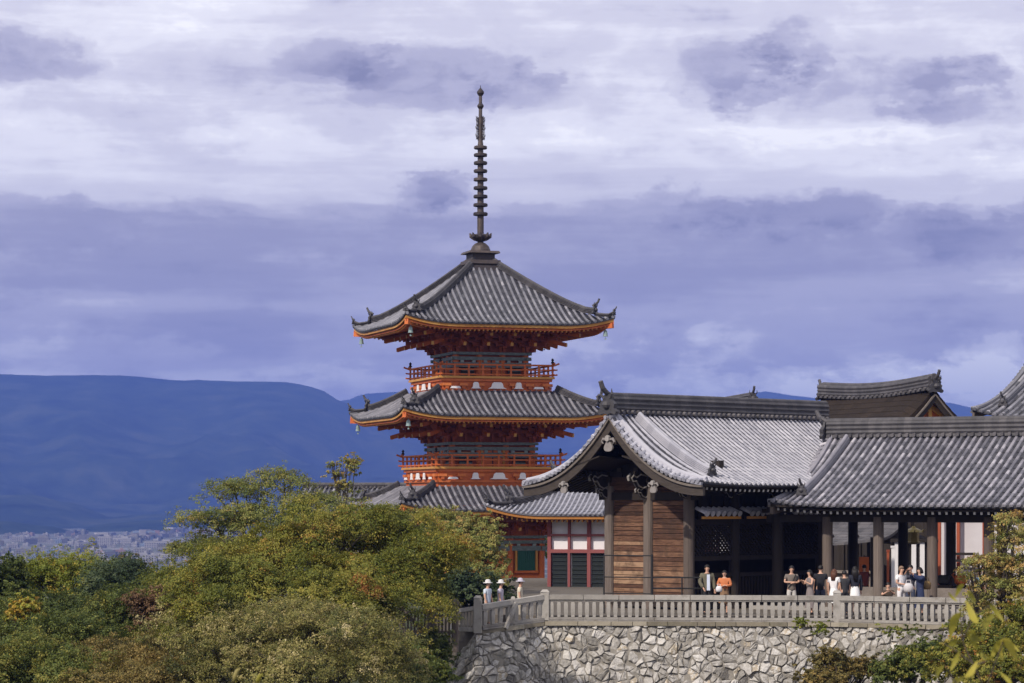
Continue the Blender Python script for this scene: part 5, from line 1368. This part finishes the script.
    for j in range(rings):
        for i in range(n): q.f.append((j*n+i,j*n+(i+1)%n,(j+1)*n+(i+1)%n,(j+1)*n+i)); q.t.append(R.uniform(.3,.7)); q.m.append(0)
    if hairlen>0:
        for i in range(13):
            a=math.pi*(-.08+1.16*i/12); p=c+V((math.cos(a)*.082*k,math.sin(a)*.09*k,0))
            q.tube([p+UP*.02,p+V((math.cos(a)*.02*k,.025*k,-.12*k)),V((p.x*1.1,p.y+.045*k,p.z-hairlen*k))],[.03*k,.034*k,.014*k],6,tint=R.uniform(.3,.7))
    q.build('hair',hr,root,True)
    if hat:
        q=MB(); q.lathe(c+UP*.04*k,[(.19*k,-.03*k),(.17*k,-.005*k),(.108*k,.0),(.105*k,.07*k),(.07*k,.11*k),(.01,.12*k)],18,tint=.5); q.build('hat',hat,root,True)
    if strap:
        q=MB(); q.tube([V3(.13,-.1-L,sh+.03*k),V3(-.0,-.15-L,sh-.25*k),V3(-.16,-.08,hip+.0)],.018*k,5); q.build('strap',strap,root)
    return root
def held(name,label,cat,c,s,col,kind='bag'):
    m=MB(); c=V(c); root=thing(name,c,label,cat)
    if kind=='phone': m.box(c,(.08,.012,.155),tint=.4); m.build('case',col,root); m=MB(); m.box(c+V((0,-.009,0)),(.07,.006,.14),tint=.2); m.build('screen',M['iron'],root); return
    prof=[(.35,-.5),(.5,-.42),(.56,-.1),(.52,.2),(.38,.42),(.15,.5)]
    m.lathe(c,[(r*s,z*s) for r,z in prof],14,tint=.6); m.build('body',col,root,True)
    m=MB(); m.tube([c+V((-.3*s,0,.3*s)),c+V((-.2*s,0,.8*s)),c+V((.2*s,0,.8*s)),c+V((.3*s,0,.3*s))],.03*s+.006,6); m.build('strap',col,root)
def people():
    W=cloth
    def at(px,Y): q=P(px,0,Y); return q.x,q.y
    cl=rad
    fold=(((.27,-.04,-.25),(.02,-.22,-.27)),((-.27,-.04,-.25),(.02,-.24,-.25)))
    phone=(((.24,-.1,-.24),(.1,-.34,-.1)),((-.24,-.1,-.24),(-.06,-.34,-.12)))
    up_=(((.22,-.16,-.12),(.08,-.36,.1)),((-.22,-.16,-.12),(-.08,-.36,.1)))
    g='visitors standing behind the balustrade'
    x,y=at(707,99.3); person(x,y,cl(12),1.78,'man in open olive jacket over a white shirt near the lattice screen',g,topc=W('blue_white_shirt',(.62,.68,.85)),top='tee',jacket=W('olive_jacket',(.13,.12,.085)),botc=W('dark_trousers',(.03,.03,.035)),armR=((-.27,.0,-.27),(-.17,-.13,-.48)))
    x,y=at(724.5,99.2); person(x,y,cl(-12),1.58,'woman in an orange sweater with folded arms beside the olive jacket man',g,top='long',topc=W('orange_sweater',(.5,.17,.07)),botc=W('brown_skirt',(.2,.12,.07)),bot='skirt',armL=fold[0],armR=fold[1])
    x,y=at(719.5,98.7); held('white_bag','white cloth bag held between the olive jacket man and orange sweater woman','bag',(x-.02,y,.95),.22,W('white_bag_cloth',(.6,.59,.62)))
    x,y=at(791.5,99.4); person(x,y,cl(8),1.74,'man in grey t-shirt with hands folded left of the visitor group',g,topc=W('grey_tee',(.16,.135,.12)),botc=W('pale_trousers',(.5,.48,.46)),armL=fold[0],armR=fold[1],strap=W('dark_strap',(.03,.03,.03)))
    x,y=at(810,99.2); person(x,y,cl(-62),1.6,'woman in grey dress with bare arms holding up a phone',g,top='none',topc=W('grey_dress',(.2,.17,.17)),bot='dress',botc=W('grey_dress',(.2,.17,.17)),armL=phone[0],armR=phone[1],hairlen=.1)
    held('phone','phone held out by the woman in the grey dress','phone',(x-.47,y-.12,1.33),.1,M['iron'],'phone')
    x,y=at(820.5,99.8); person(x,y,cl(172),1.75,'man in black t-shirt with his back turned beside the first corridor post',g,topc=W('black_tee',(.018,.018,.022)),botc=W('navy_jeans',(.05,.06,.1)))
    x,y=at(834,98.9); person(x,y,cl(150),1.63,'woman with long brown hair and white top and skirt',g,topc=W('white_blouse',(.7,.68,.7)),bot='skirt',botc=W('white_skirt',(.74,.74,.76)),hair='brown',hairlen=.34)
    x,y=at(844.5,98.9); person(x,y,cl(200),1.58,'short person in dark grey t-shirt between brown haired and black haired women',g,topc=W('charcoal_tee',(.04,.04,.045)),botc=W('black_shorts',(.02,.02,.025)),strap=W('pale_strap',(.5,.48,.46)))
    x,y=at(855,99.0); person(x,y,cl(188),1.72,'woman with long black hair, dark top and full white skirt, back turned',g,top='long',topc=W('navy_top',(.02,.022,.035)),bot='skirt',botc=W('bright_white_skirt',(.78,.78,.8)),hairlen=.45)
    x,y=at(864.5,107.); person(x,y,cl(-150),1.6,'visitor in dark red top standing further back by the vermilion panel',g,topc=W('dark_red_top',(.2,.05,.045)),botc=W('dark_trousers',(.03,.03,.035)))
    x,y=at(888,98.0); person(x,y,cl(5),1.66,'person crouching low behind the rail beside the tall round post',g,topc=W('brown_tee',(.06,.045,.035)),botc=W('dark_trousers',(.03,.03,.035)),crouch=True,armL=((.22,-.12,-.1),(.05,-.27,.02)),armR=((-.25,-.1,-.12),(-.12,-.28,-.02)))
    x,y=at(901,98.8); person(x,y,cl(40),1.74,'person with short light hair in a plain white t-shirt, one arm bent',g,topc=W('plain_white_tee',(.78,.77,.8)),botc=W('pale_cotton_trousers',(.68,.66,.68)),hair='grey',armR=((-.26,-.02,-.26),(-.08,-.2,-.3)))
    x,y=at(910.5,99.9); person(x,y,cl(-20),1.76,'dark haired visitor standing behind the white backpack',g,topc=W('dark_slate_tee',(.05,.05,.07)),botc=W('navy_jeans',(.05,.06,.1)),armL=up_[0],armR=up_[1])
    x,y=at(908.5,98.6); held('white_backpack','bulky white backpack between the white t-shirt and navy dress visitors','backpack',(x,y,1.0),.34,W('white_backpack_cloth',(.5,.48,.5)))
    x,y=at(920,98.8); person(x,y,cl(-62),1.7,'woman in navy dress raising a phone towards the left',g,top='long',topc=W('navy_dress',(.025,.035,.085)),bot='dress',botc=W('navy_dress',(.025,.035,.085)),armL=up_[0],armR=up_[1],hairlen=.1)
    held('phone','phone raised by the woman in the navy dress','phone',(x-.46,y-.16,1.53),.1,M['iron'],'phone')
    x,y=at(927,99.1); held('brown_bag','brown shoulder bag hanging behind the woman in the navy dress','bag',(x-.02,y,1.08),.32,W('brown_leather',(.2,.13,.06)))
    x,y=at(979,99.0); person(x,y,cl(30),1.62,'visitor in a blue top half hidden by the maple on the right',g,topc=W('blue_top',(.12,.25,.4)),botc=W('dark_trousers',(.03,.03,.035)))
    g='visitors with pale hats at the left end of the balustrade'
    x,y=at(487.5,98.4); person(x,y,cl(60),1.58,'visitor in pale hat and light blue top, leftmost behind the balustrade',g,topc=W('light_blue_top',(.55,.62,.72)),botc=W('beige_trousers',(.4,.36,.3)),hat=W('white_hat',(.58,.57,.58)),z0=-.36)
    x,y=at(500.5,99.); person(x,y,cl(75),1.56,'visitor in white hat and lavender top, middle of the three hats',g,topc=W('lavender_top',(.5,.46,.56)),botc=W('beige_trousers',(.4,.36,.3)),hat=W('white_hat',(.58,.57,.58)),z0=-.36)
    x,y=at(520,99.6); person(x,y,cl(80),1.6,'visitor in grey hat and cream top nearest the corner post',g,topc=W('cream_top',(.66,.6,.48)),botc=W('beige_trousers',(.4,.36,.3)),hat=W('grey_hat',(.42,.4,.48)),z0=-.36)
people()
# ------------------------------------------------------------------ trees and plants
NR=np.random.default_rng(3)
def leaves_mesh(name, C, D, N, size, tint, mat, parent):
    """leaf quads: centres C, long axis D, normals N (n,3), size (n,), tint (n,)"""
    n=len(C); D=D/np.linalg.norm(D,axis=1,keepdims=True); S=np.cross(N,D); S/=np.linalg.norm(S,axis=1,keepdims=True)+1e-9
    Nn=np.cross(D,S)
    a=C-D*size[:,None]*.5; b=C+S*size[:,None]*.3+Nn*size[:,None]*.06; c=C+D*size[:,None]*.55-Nn*size[:,None]*.08; d=C-S*size[:,None]*.3+Nn*size[:,None]*.06
    co=np.stack([a,b,c,d],1).reshape(-1,3)
    o0=np.array(ORG[parent.name]) if parent is not None else np.zeros(3)
    co=co-o0
    me=bpy.data.meshes.new(name); me.vertices.add(4*n); me.vertices.foreach_set('co',co.astype(np.float32).ravel())
    me.loops.add(4*n); me.loops.foreach_set('vertex_index',np.arange(4*n,dtype=np.int32))
    me.polygons.add(n); me.polygons.foreach_set('loop_start',np.arange(0,4*n,4,dtype=np.int32)); 
    me.update(calc_edges=True)
    at=me.attributes.new('tint','FLOAT','FACE'); at.data.foreach_set('value',np.clip(tint,0,1).astype(np.float32))
    return link_mesh(me,name,mat,parent)
def crown(parent, lobes, mat, nspray, nleaf, leaf, sr, flat=.25, tm=.45, ts=.17, droop=.25, up=1.0, shell=.55, name='crown', boost=0.):
    lb=np.array(lobes,float); vol=(lb[:,3]*lb[:,4]*lb[:,5])**(2/3); pr=vol/vol.sum()
    k=NR.choice(len(lb),nspray,p=pr); d=NR.normal(size=(nspray,3)); d/=np.linalg.norm(d,axis=1,keepdims=True)
    d[:,2]=np.where(d[:,2]<-.35,-d[:,2],d[:,2])
    rr=shell+(1.08-shell)*NR.random(nspray)**.7
    wob=np.array([noise.fractal(V(tuple(q*1.1+lb[i,:3]*.7)),1.,2.,3) for q,i in zip(d,k)])
    rr=rr*(1+.75*wob)
    c=lb[k,:3]+d*lb[k,3:]*rr[:,None]
    nrm=d*.55+np.array([0,0,up])+NR.normal(size=(nspray,3))*.28; nrm/=np.linalg.norm(nrm,axis=1,keepdims=True)
    t0=NR.normal(size=(nspray,3)); e1=np.cross(nrm,t0); e1/=np.linalg.norm(e1,axis=1,keepdims=True); e2=np.cross(nrm,e1)
    st=NR.normal(tm,ts,nspray)+boost*(d[:,2]-.3)
    srs=sr*(.6+.8*NR.random(nspray))
    tw=16; nt_=max(1,nleaf//tw); nleaf=nt_*tw
    C=np.repeat(c,nleaf,0); n=len(C); E1=np.repeat(e1,nleaf,0);E2=np.repeat(e2,nleaf,0);NN=np.repeat(nrm,nleaf,0); SR=np.repeat(srs,nleaf)
    a=np.repeat(NR.random(n//tw)*2*np.pi,tw); r=np.repeat(np.sqrt(NR.random(n//tw)),tw)
    tj=np.repeat(NR.normal(size=(n//tw,3)),tw,0); sc_=min(.075,sr*.12)
    out=E1*np.cos(a)[:,None]+E2*np.sin(a)[:,None]*.75
    C=C+out*(r*SR)[:,None]+NN*(tj[:,0]*flat*SR)[:,None]+NR.normal(size=(n,3))*np.array([sc_,sc_,sc_*.6]); C[:,2]-=droop*SR*r*r
    D=out+NR.normal(size=(n,3))*.6-np.array([0,0,.25]); Nl=NN+NR.normal(size=(n,3))*.25+tj*.22
    Nl-= (Nl*D).sum(1,keepdims=True)/(D*D).sum(1,keepdims=True)*D
    sz=leaf*(.6+.8*NR.random(n)); tt=np.repeat(st,nleaf)+NR.normal(size=n)*.09+tj[:,1]*.13
    return leaves_mesh(name,C,D,Nl,sz,tt,mat,parent), c
def tree(name,label,base,lobes,mat,nspray,nleaf,leaf,sr,group=None,cat='tree',trunk=.2,twigs=True,trunkmat='bark_trunk',tmesh=True,**kw):
    base=V(base); root=thing(name,base,label,cat,group)
    cr,cs=crown(root,lobes,LM[mat],nspray,nleaf,leaf,sr,**kw)
    m=MB(); lb=sorted(lobes,key=lambda l:-(l[3]*l[4]*l[5]))
    ctr=V((sum(l[0] for l in lobes)/len(lobes),sum(l[1] for l in lobes)/len(lobes),min(l[2]-l[5]*.6 for l in lobes)))
    fork=base.lerp(ctr,.55); fork.z=base.z+(ctr.z-base.z)*.6
    m.tube([base-UP*.4,base.lerp(fork,.5)+V((R.uniform(-.2,.2),R.uniform(-.2,.2),0)),fork],[trunk*1.4,trunk,trunk*.8],8)
    for l in lobes:
        c=V(l[:3]); mid=fork.lerp(c,.55)+V((R.uniform(-.3,.3),R.uniform(-.3,.3),.2)); m.tube([fork,mid,c],[trunk*.65,trunk*.4,trunk*.2],6,caps=False)
        for j in range(7):
            d=V((R.uniform(-1,1),R.uniform(-1,1),R.uniform(-.4,1))).normalized(); e=c+V((d.x*l[3],d.y*l[4],d.z*l[5]))*.9
            s_=mid.lerp(c,R.random()); m.tube([s_,s_.lerp(e,.5)+UP*.1,e],[trunk*.22,trunk*.13,.015],5,caps=False)
    m.build('trunk',M[trunkmat],root)
    return root
def lob(px,py,Y,rx,ry,rd=None,dy=0):
    q=P(px,py,Y); k=Y/F; rx*=k; ry*=k
    return (q.x,q.y+dy,q.z,rx,rd or max(rx,ry)*.8,ry)
def g0(px,Y,z=-7.5): q=P(px,0,Y); return (q.x,q.y,z)
# big maple mass left of the pagoda: broad layered sprays
tree('maple_tree','broad olive green maple with layered boughs, largest tree left of the pagoda',g0(330,93),
     [lob(258,560,92,58,36),lob(330,540,93,62,34),lob(398,535,94,48,32),lob(225,585,90,48,40),lob(300,590,90,70,38),lob(380,578,91,60,36),lob(424,558,92,28,30),lob(205,620,88,40,36),lob(350,610,89,80,30)],
     'maple',165,1800,.068,.95,flat=.11,tm=.45,ts=.16,shell=.72,droop=.62,trunk=.25)
tree('maple_tree','airy pale olive tree with thin horizontal branches rising highest on the left of the pagoda',g0(290,106),
     [lob(235,492,106,34,13),lob(285,482,106,34,14),lob(318,505,107,30,12),lob(262,514,105,40,20),lob(215,522,105,30,14),lob(205,545,105,28,14),lob(315,528,106,46,18),lob(240,555,104,40,20),lob(185,548,105,18,5)],
     'airy',150,420,.07,.8,flat=.09,tm=.42,ts=.13,shell=.3,droop=.2,trunk=.16)
tree('young_tree','slim upright shoot of pale green leaves rising in front of the low tiled roof',g0(345,108),
     [lob(338,475,108,9,5),lob(347,466,108,8,9),lob(355,462,108,5,7),lob(332,466,108,6,4),lob(345,488,108,9,8)],'airy',34,90,.085,.36,flat=.2,tm=.6,ts=.12,shell=.2,trunk=.07)
tree('pale_shrub','dry looking pale olive bush with tan leaves on the slope below the broad maple',g0(330,82),
     [lob(250,650,82,60,36),lob(330,640,82,62,34),lob(385,668,83,34,26),lob(300,672,80,70,30),lob(215,672,80,40,30),lob(290,622,84,40,18),lob(345,625,84,40,14)],
     'olive',340,420,.065,.55,flat=.3,tm=.5,ts=.17,shell=.5,droop=.1,cat='bush',up=.6)
tree('dark_bush','dark green bush at the foot of the wooden fence beside the stone wall corner',g0(418,87),
     [lob(408,664,87,24,16),lob(422,678,86,20,14),lob(398,652,88,22,10),lob(438,652,92,11,10),lob(430,640,93,12,6)],'green',150,150,.1,.42,flat=.35,tm=.5,ts=.2,cat='bush',up=.6)
tree('feathery_tree','feathery yellow green tree in front of the lower storey of the pagoda',g0(470,124,-5.),
     [lob(484,556,121,20,26),lob(466,547,123,26,26),lob(440,540,124,26,22),lob(488,588,119,20,18),lob(470,585,120,36,24),lob(425,520,125,24,10),lob(455,522,126,22,9),lob(490,528,122,9,9)],
     'airy',330,120,.11,.5,flat=.35,tm=.55,ts=.16,shell=.4,up=.5,trunk=.15)
tree('shaded_bush','deep green shaded bush behind the wooden fence',g0(440,106,-4),
     [lob(420,590,106,36,22),lob(465,592,106,34,20),lob(490,600,107,22,10),lob(385,592,104,24,22)],'dark',170,160,.12,.5,flat=.4,tm=.5,ts=.2,cat='bush',up=.5)
# left foreground group
tree('evergreen_tree','rounded very dark evergreen tree on the left slope below the town',g0(128,104),
     [lob(128,588,104,34,24),lob(105,598,103,26,20),lob(150,600,103,24,20)],'dark',110,520,.075,.6,flat=.4,tm=.55,ts=.17,shell=.6,up=.6)
tree('yellow_green_tree','bright yellow green tree along the skyline of the left slope',g0(70,112),
     [lob(50,588,112,38,24),lob(90,584,112,34,22),lob(115,578,113,20,12),lob(20,590,111,20,18),lob(70,572,112,24,10)],'yellow',140,480,.08,.6,flat=.35,tm=.45,ts=.17,shell=.55,up=.6)
tree('rusty_tree','small tree with rusty brown top leaves poking above the bright tree beside the dark one',g0(122,116),
     [lob(124,566,116,10,6),lob(140,570,116,8,6),lob(116,572,116,12,6)],'brown',46,90,.11,.36,flat=.4,tm=.5,ts=.15,up=.5)
tree('rusty_tree','leftmost small tree with rusty brown tuft on the skyline',g0(42,116),
     [lob(42,567,116,11,6),lob(62,567,116,9,5),lob(38,576,116,10,6)],'brown',44,90,.11,.36,flat=.4,tm=.35,ts=.15,up=.5)
tree('conical_tree','dark green pointed tree at the left edge of the skyline',g0(14,109),
     [lob(14,582,109,16,16),lob(12,602,108,22,22),lob(-12,600,108,22,26)],'green',140,150,.12,.5,flat=.4,tm=.4,ts=.15,up=.6)
tree('green_tree','rounded mid green tree with bushy crown in the middle of the left slope',g0(85,96),
     [lob(60,622,97,36,26),lob(100,625,96,40,30),lob(80,650,94,44,26),lob(130,640,96,26,26)],'green',190,560,.075,.6,flat=.38,tm=.5,ts=.2,shell=.55,up=.6)
tree('green_tree','mid green tree with a golden patch at the left edge of the slope',g0(15,94),
     [lob(10,630,96,34,26),lob(-20,640,94,30,30),lob(30,650,93,36,26)],'green',120,520,.075,.6,flat=.38,tm=.62,ts=.2,up=.6)
tree('golden_tree','small golden yellow crown among green trees at far left',g0(24,95),[lob(24,609,95,12,8),lob(14,618,95,8,6)],'yellow',40,110,.11,.36,flat=.4,tm=.85,ts=.1,up=.6)
tree('reddish_tree','sparse reddish brown crown between the dark evergreen and the broad maple',g0(150,99),
     [lob(148,607,92,18,9),lob(138,603,92,12,7),lob(153,624,92,12,11),lob(160,598,92,9,9)],'rust',80,140,.07,.4,flat=.3,tm=.5,ts=.2,shell=.2,up=.5)
tree('olive_tree','olive green tree leaning against the broad maple from the left',g0(178,93),
     [lob(172,588,96,22,18),lob(180,615,94,28,28),lob(165,650,92,30,30),lob(190,655,90,26,26)],'maple',140,620,.072,.65,flat=.3,tm=.33,ts=.16,up=.7)
tree('brownish_tree','brownish olive crown at the bottom left below the mid green trees',g0(120,84),
     [lob(110,668,84,36,22),lob(150,668,83,34,24),lob(130,690,82,50,24),lob(180,682,81,30,22)],'brown',190,480,.07,.56,flat=.35,tm=.55,ts=.2,up=.6)
tree('grey_green_tree','grey green leafy crown in the bottom left corner',g0(35,84),
     [lob(30,675,84,46,26),lob(-10,680,83,30,30),lob(70,680,83,36,26)],'green',190,480,.07,.56,flat=.35,tm=.7,ts=.2,up=.6)
tree('background_tree','dark green tree filling the gap behind the broad maple',g0(200,118),
     [lob(190,590,118,40,22),lob(240,580,118,40,22),lob(160,588,118,24,12),lob(300,560,118,50,20),lob(380,540,120,50,18)],'green',260,150,.13,.6,flat=.4,tm=.4,ts=.17,up=.6)
tree('background_tree','dark trees seen in the gap between the pagoda and the white walled hall',(4,196,-6),
     [lob(545,545,192,40,34),lob(600,540,194,50,36),lob(500,550,194,40,30)],'green',120,150,.16,.9,flat=.4,tm=.4,ts=.17,up=.6)
# right side
tree('maple_tree','yellow green maple with level branches at the right edge before the corridor',g0(1010,88,-8),
     [lob(1000,590,88,36,20),lob(1008,565,88,26,14),lob(1012,540,88,20,12),lob(978,562,88,22,6),lob(1005,522,88,16,5),lob(1032,540,89,20,26),lob(988,607,88,26,12),lob(1035,585,89,24,26),lob(972,577,87,10,4)],
     'airy',130,230,.075,.48,flat=.12,tm=.75,ts=.16,shell=.25,droop=.2,trunk=.14)
tree('leafy_bush','mixed green bush filling the bottom right corner below the balustrade',g0(1000,84,-8),
     [lob(1000,650,84,46,24),lob(1020,625,85,26,18),lob(960,668,84,40,22),lob(1010,680,83,50,24),lob(985,630,85,24,12)],'maple',260,200,.085,.42,flat=.3,tm=.45,ts=.2,cat='bush',up=.6)
tree('leafy_bush','spreading green bush in front of the wall left of the corner bush',g0(915,88,-8),
     [lob(905,655,88,20,9),lob(925,664,88,34,16),lob(895,675,88,28,14),lob(938,648,88,18,9)],'green',170,140,.09,.36,flat=.25,tm=.62,ts=.18,cat='bush',up=.7,shell=.3)
tree('leafy_bush','small rounded bush with reddish tips against the middle of the stone wall',g0(838,90,-8),
     [lob(828,662,90,18,12),lob(848,672,90,20,12),lob(822,680,89,18,10),lob(866,668,90,14,8)],'brown',130,130,.09,.34,flat=.3,tm=.5,ts=.22,cat='bush',up=.6,shell=.3)
def tuft(px,py,rx,ry,label):
    q=P(px,py,94.6); root=thing('wall_plant',(q.x,q.y,q.z-.2),label,'plant'); s0=.0
    crown(root,[(q.x,q.y-.55,q.z,rx*.035,.25,ry*.035)],LM['yellow'],16,60,.07,.2,flat=.4,tm=.4,ts=.12,name='foliage')
    m=MB(); 
    for i in range(5): m.tube([(q.x,q.y+.1,q.z-.25),(q.x+R.uniform(-.2,.2),q.y-.5,q.z+R.uniform(-.1,.2))],[.015,.006],4)
    m.build('stem',M['bark_trunk'],root)
tuft(817,630,9,7,'small green tuft growing from the top of the stone wall below the middle post')
tuft(893,633,13,7,'wider green tuft growing from the wall top right of the middle post')
tuft(800,622,5,3,'tiny green sprout just under the balustrade plinth')
def ivy():
    rr=[]; 
    m=MB()
    for px,py,rx,ry in ((950,628,12,6),(915,630,8,4)):
        q=P(px,py,93.5); rr.append((q.x,q.y-.4,q.z,rx*.035,.25,ry*.035))
    root=thing('wall_creeper',rr[0][:3],'thin creeper on the wall beside the right hand maple','plant'); crown(root,rr,LM['green'],30,60,.07,.2,flat=.4,tm=.6,ts=.12,name='foliage')
    m.tube([rr[0][:3],rr[1][:3]],.02,5); m.build('stem',M['bark_trunk'],root)
ivy()
# near twig with big yellowing leaves
def twig():
    Y=27.; base=P(1000,760,Y); root=thing('yellow_leaf_branch',base,'near branch with large hanging yellow green leaves at the lower right','branch')
    k=Y/F; m=MB()
    for pts in ([(1000,760),(985,690),(962,640),(960,598)],[(975,665),(955,650),(938,640)],[(985,690),(1000,650),(1005,635)],[(990,720),(960,690),(945,665)],[(962,640),(975,615),(990,605)],[(975,665),(990,660),(1002,668)]):
        m.tube([P(a,b,Y) for a,b in pts],[.014,.011,.008,.004][:len(pts)] if len(pts)==4 else [.009,.007,.004],5)
    m.build('stem',M['bark_trunk'],root)
    Ls=[(966,600,978,624,.62),(958,602,948,592,.5),(990,604,1004,622,.45),(976,602,968,590,.4),(962,612,950,640,.55),(972,630,978,652,.5),(958,640,944,652,.35),(985,640,972,634,.3),(1003,638,1003,662,.85),(1004,638,1018,662,.7),(1000,640,990,660,.55),(1008,640,1020,652,.6),
        (960,650,950,672,.5),(982,660,974,680,.75),(978,660,964,678,.7),(965,676,955,690,.6),(992,655,980,650,.4),(945,664,938,680,.45),(1000,672,1012,686,.5),(955,598,964,584,.5),(983,690,972,704,.6),(996,612,984,632,.4)]
    for a,b,c,d,t in Ls:
        A=P(a,b,Y+R.uniform(-.2,.2)); B=P(c,d,Y+R.uniform(-.3,.3)); ax=(B-A); L=ax.length; ax.normalize()
        sd=ax.cross(V((R.uniform(-.5,.5),1,R.uniform(-.4,.4)))).normalized(); nr=sd.cross(ax); l=MB()
        W=[0,.32,.48,.52,.45,.28,.0]; vs=[];fs=[]
        for i,w_ in enumerate(W):
            t_=i/6; c0=A+ax*L*t_+nr*L*.22*math.sin(math.pi*t_)
            for s_ in (-1,0,1): vs.append(c0+sd*s_*w_*L*.2+nr*(-.05*L*abs(s_)*w_))
        for i in range(6):
            for j in (0,1): fs.append((i*3+j,i*3+j+1,i*3+3+j+1,i*3+3+j))
        l.add(vs,fs,t); l.build('leaf',LM['front'],root,True)
twig()
def reeds():
    for (px,py,h,lb) in ((238,668,14,'upright straw coloured plume at the lower edge, left one of two'),(261,674,9,'shorter yellow green blade at the lower edge beside the straw plume')):
        Y=30.; b=P(px-6,760,Y); t=P(px,py,Y); root=thing('grass_plume',b,lb,'grass stem'); m=MB(); m.tube([b,P(px-5,py+30,Y),t],[.008,.007,.004],5); m.build('stem',LM['front'],root)
        m=MB(); q=P(px-5,py+h,Y); m.tube([q,q.lerp(t,.4),q.lerp(t,.8),t+V((.03,0,0))],[.01,.028,.022,.006],8,tint=.7 if h>12 else .4); m.build('plume',LM['olive'] if h>12 else LM['front'],root,True)
reeds()
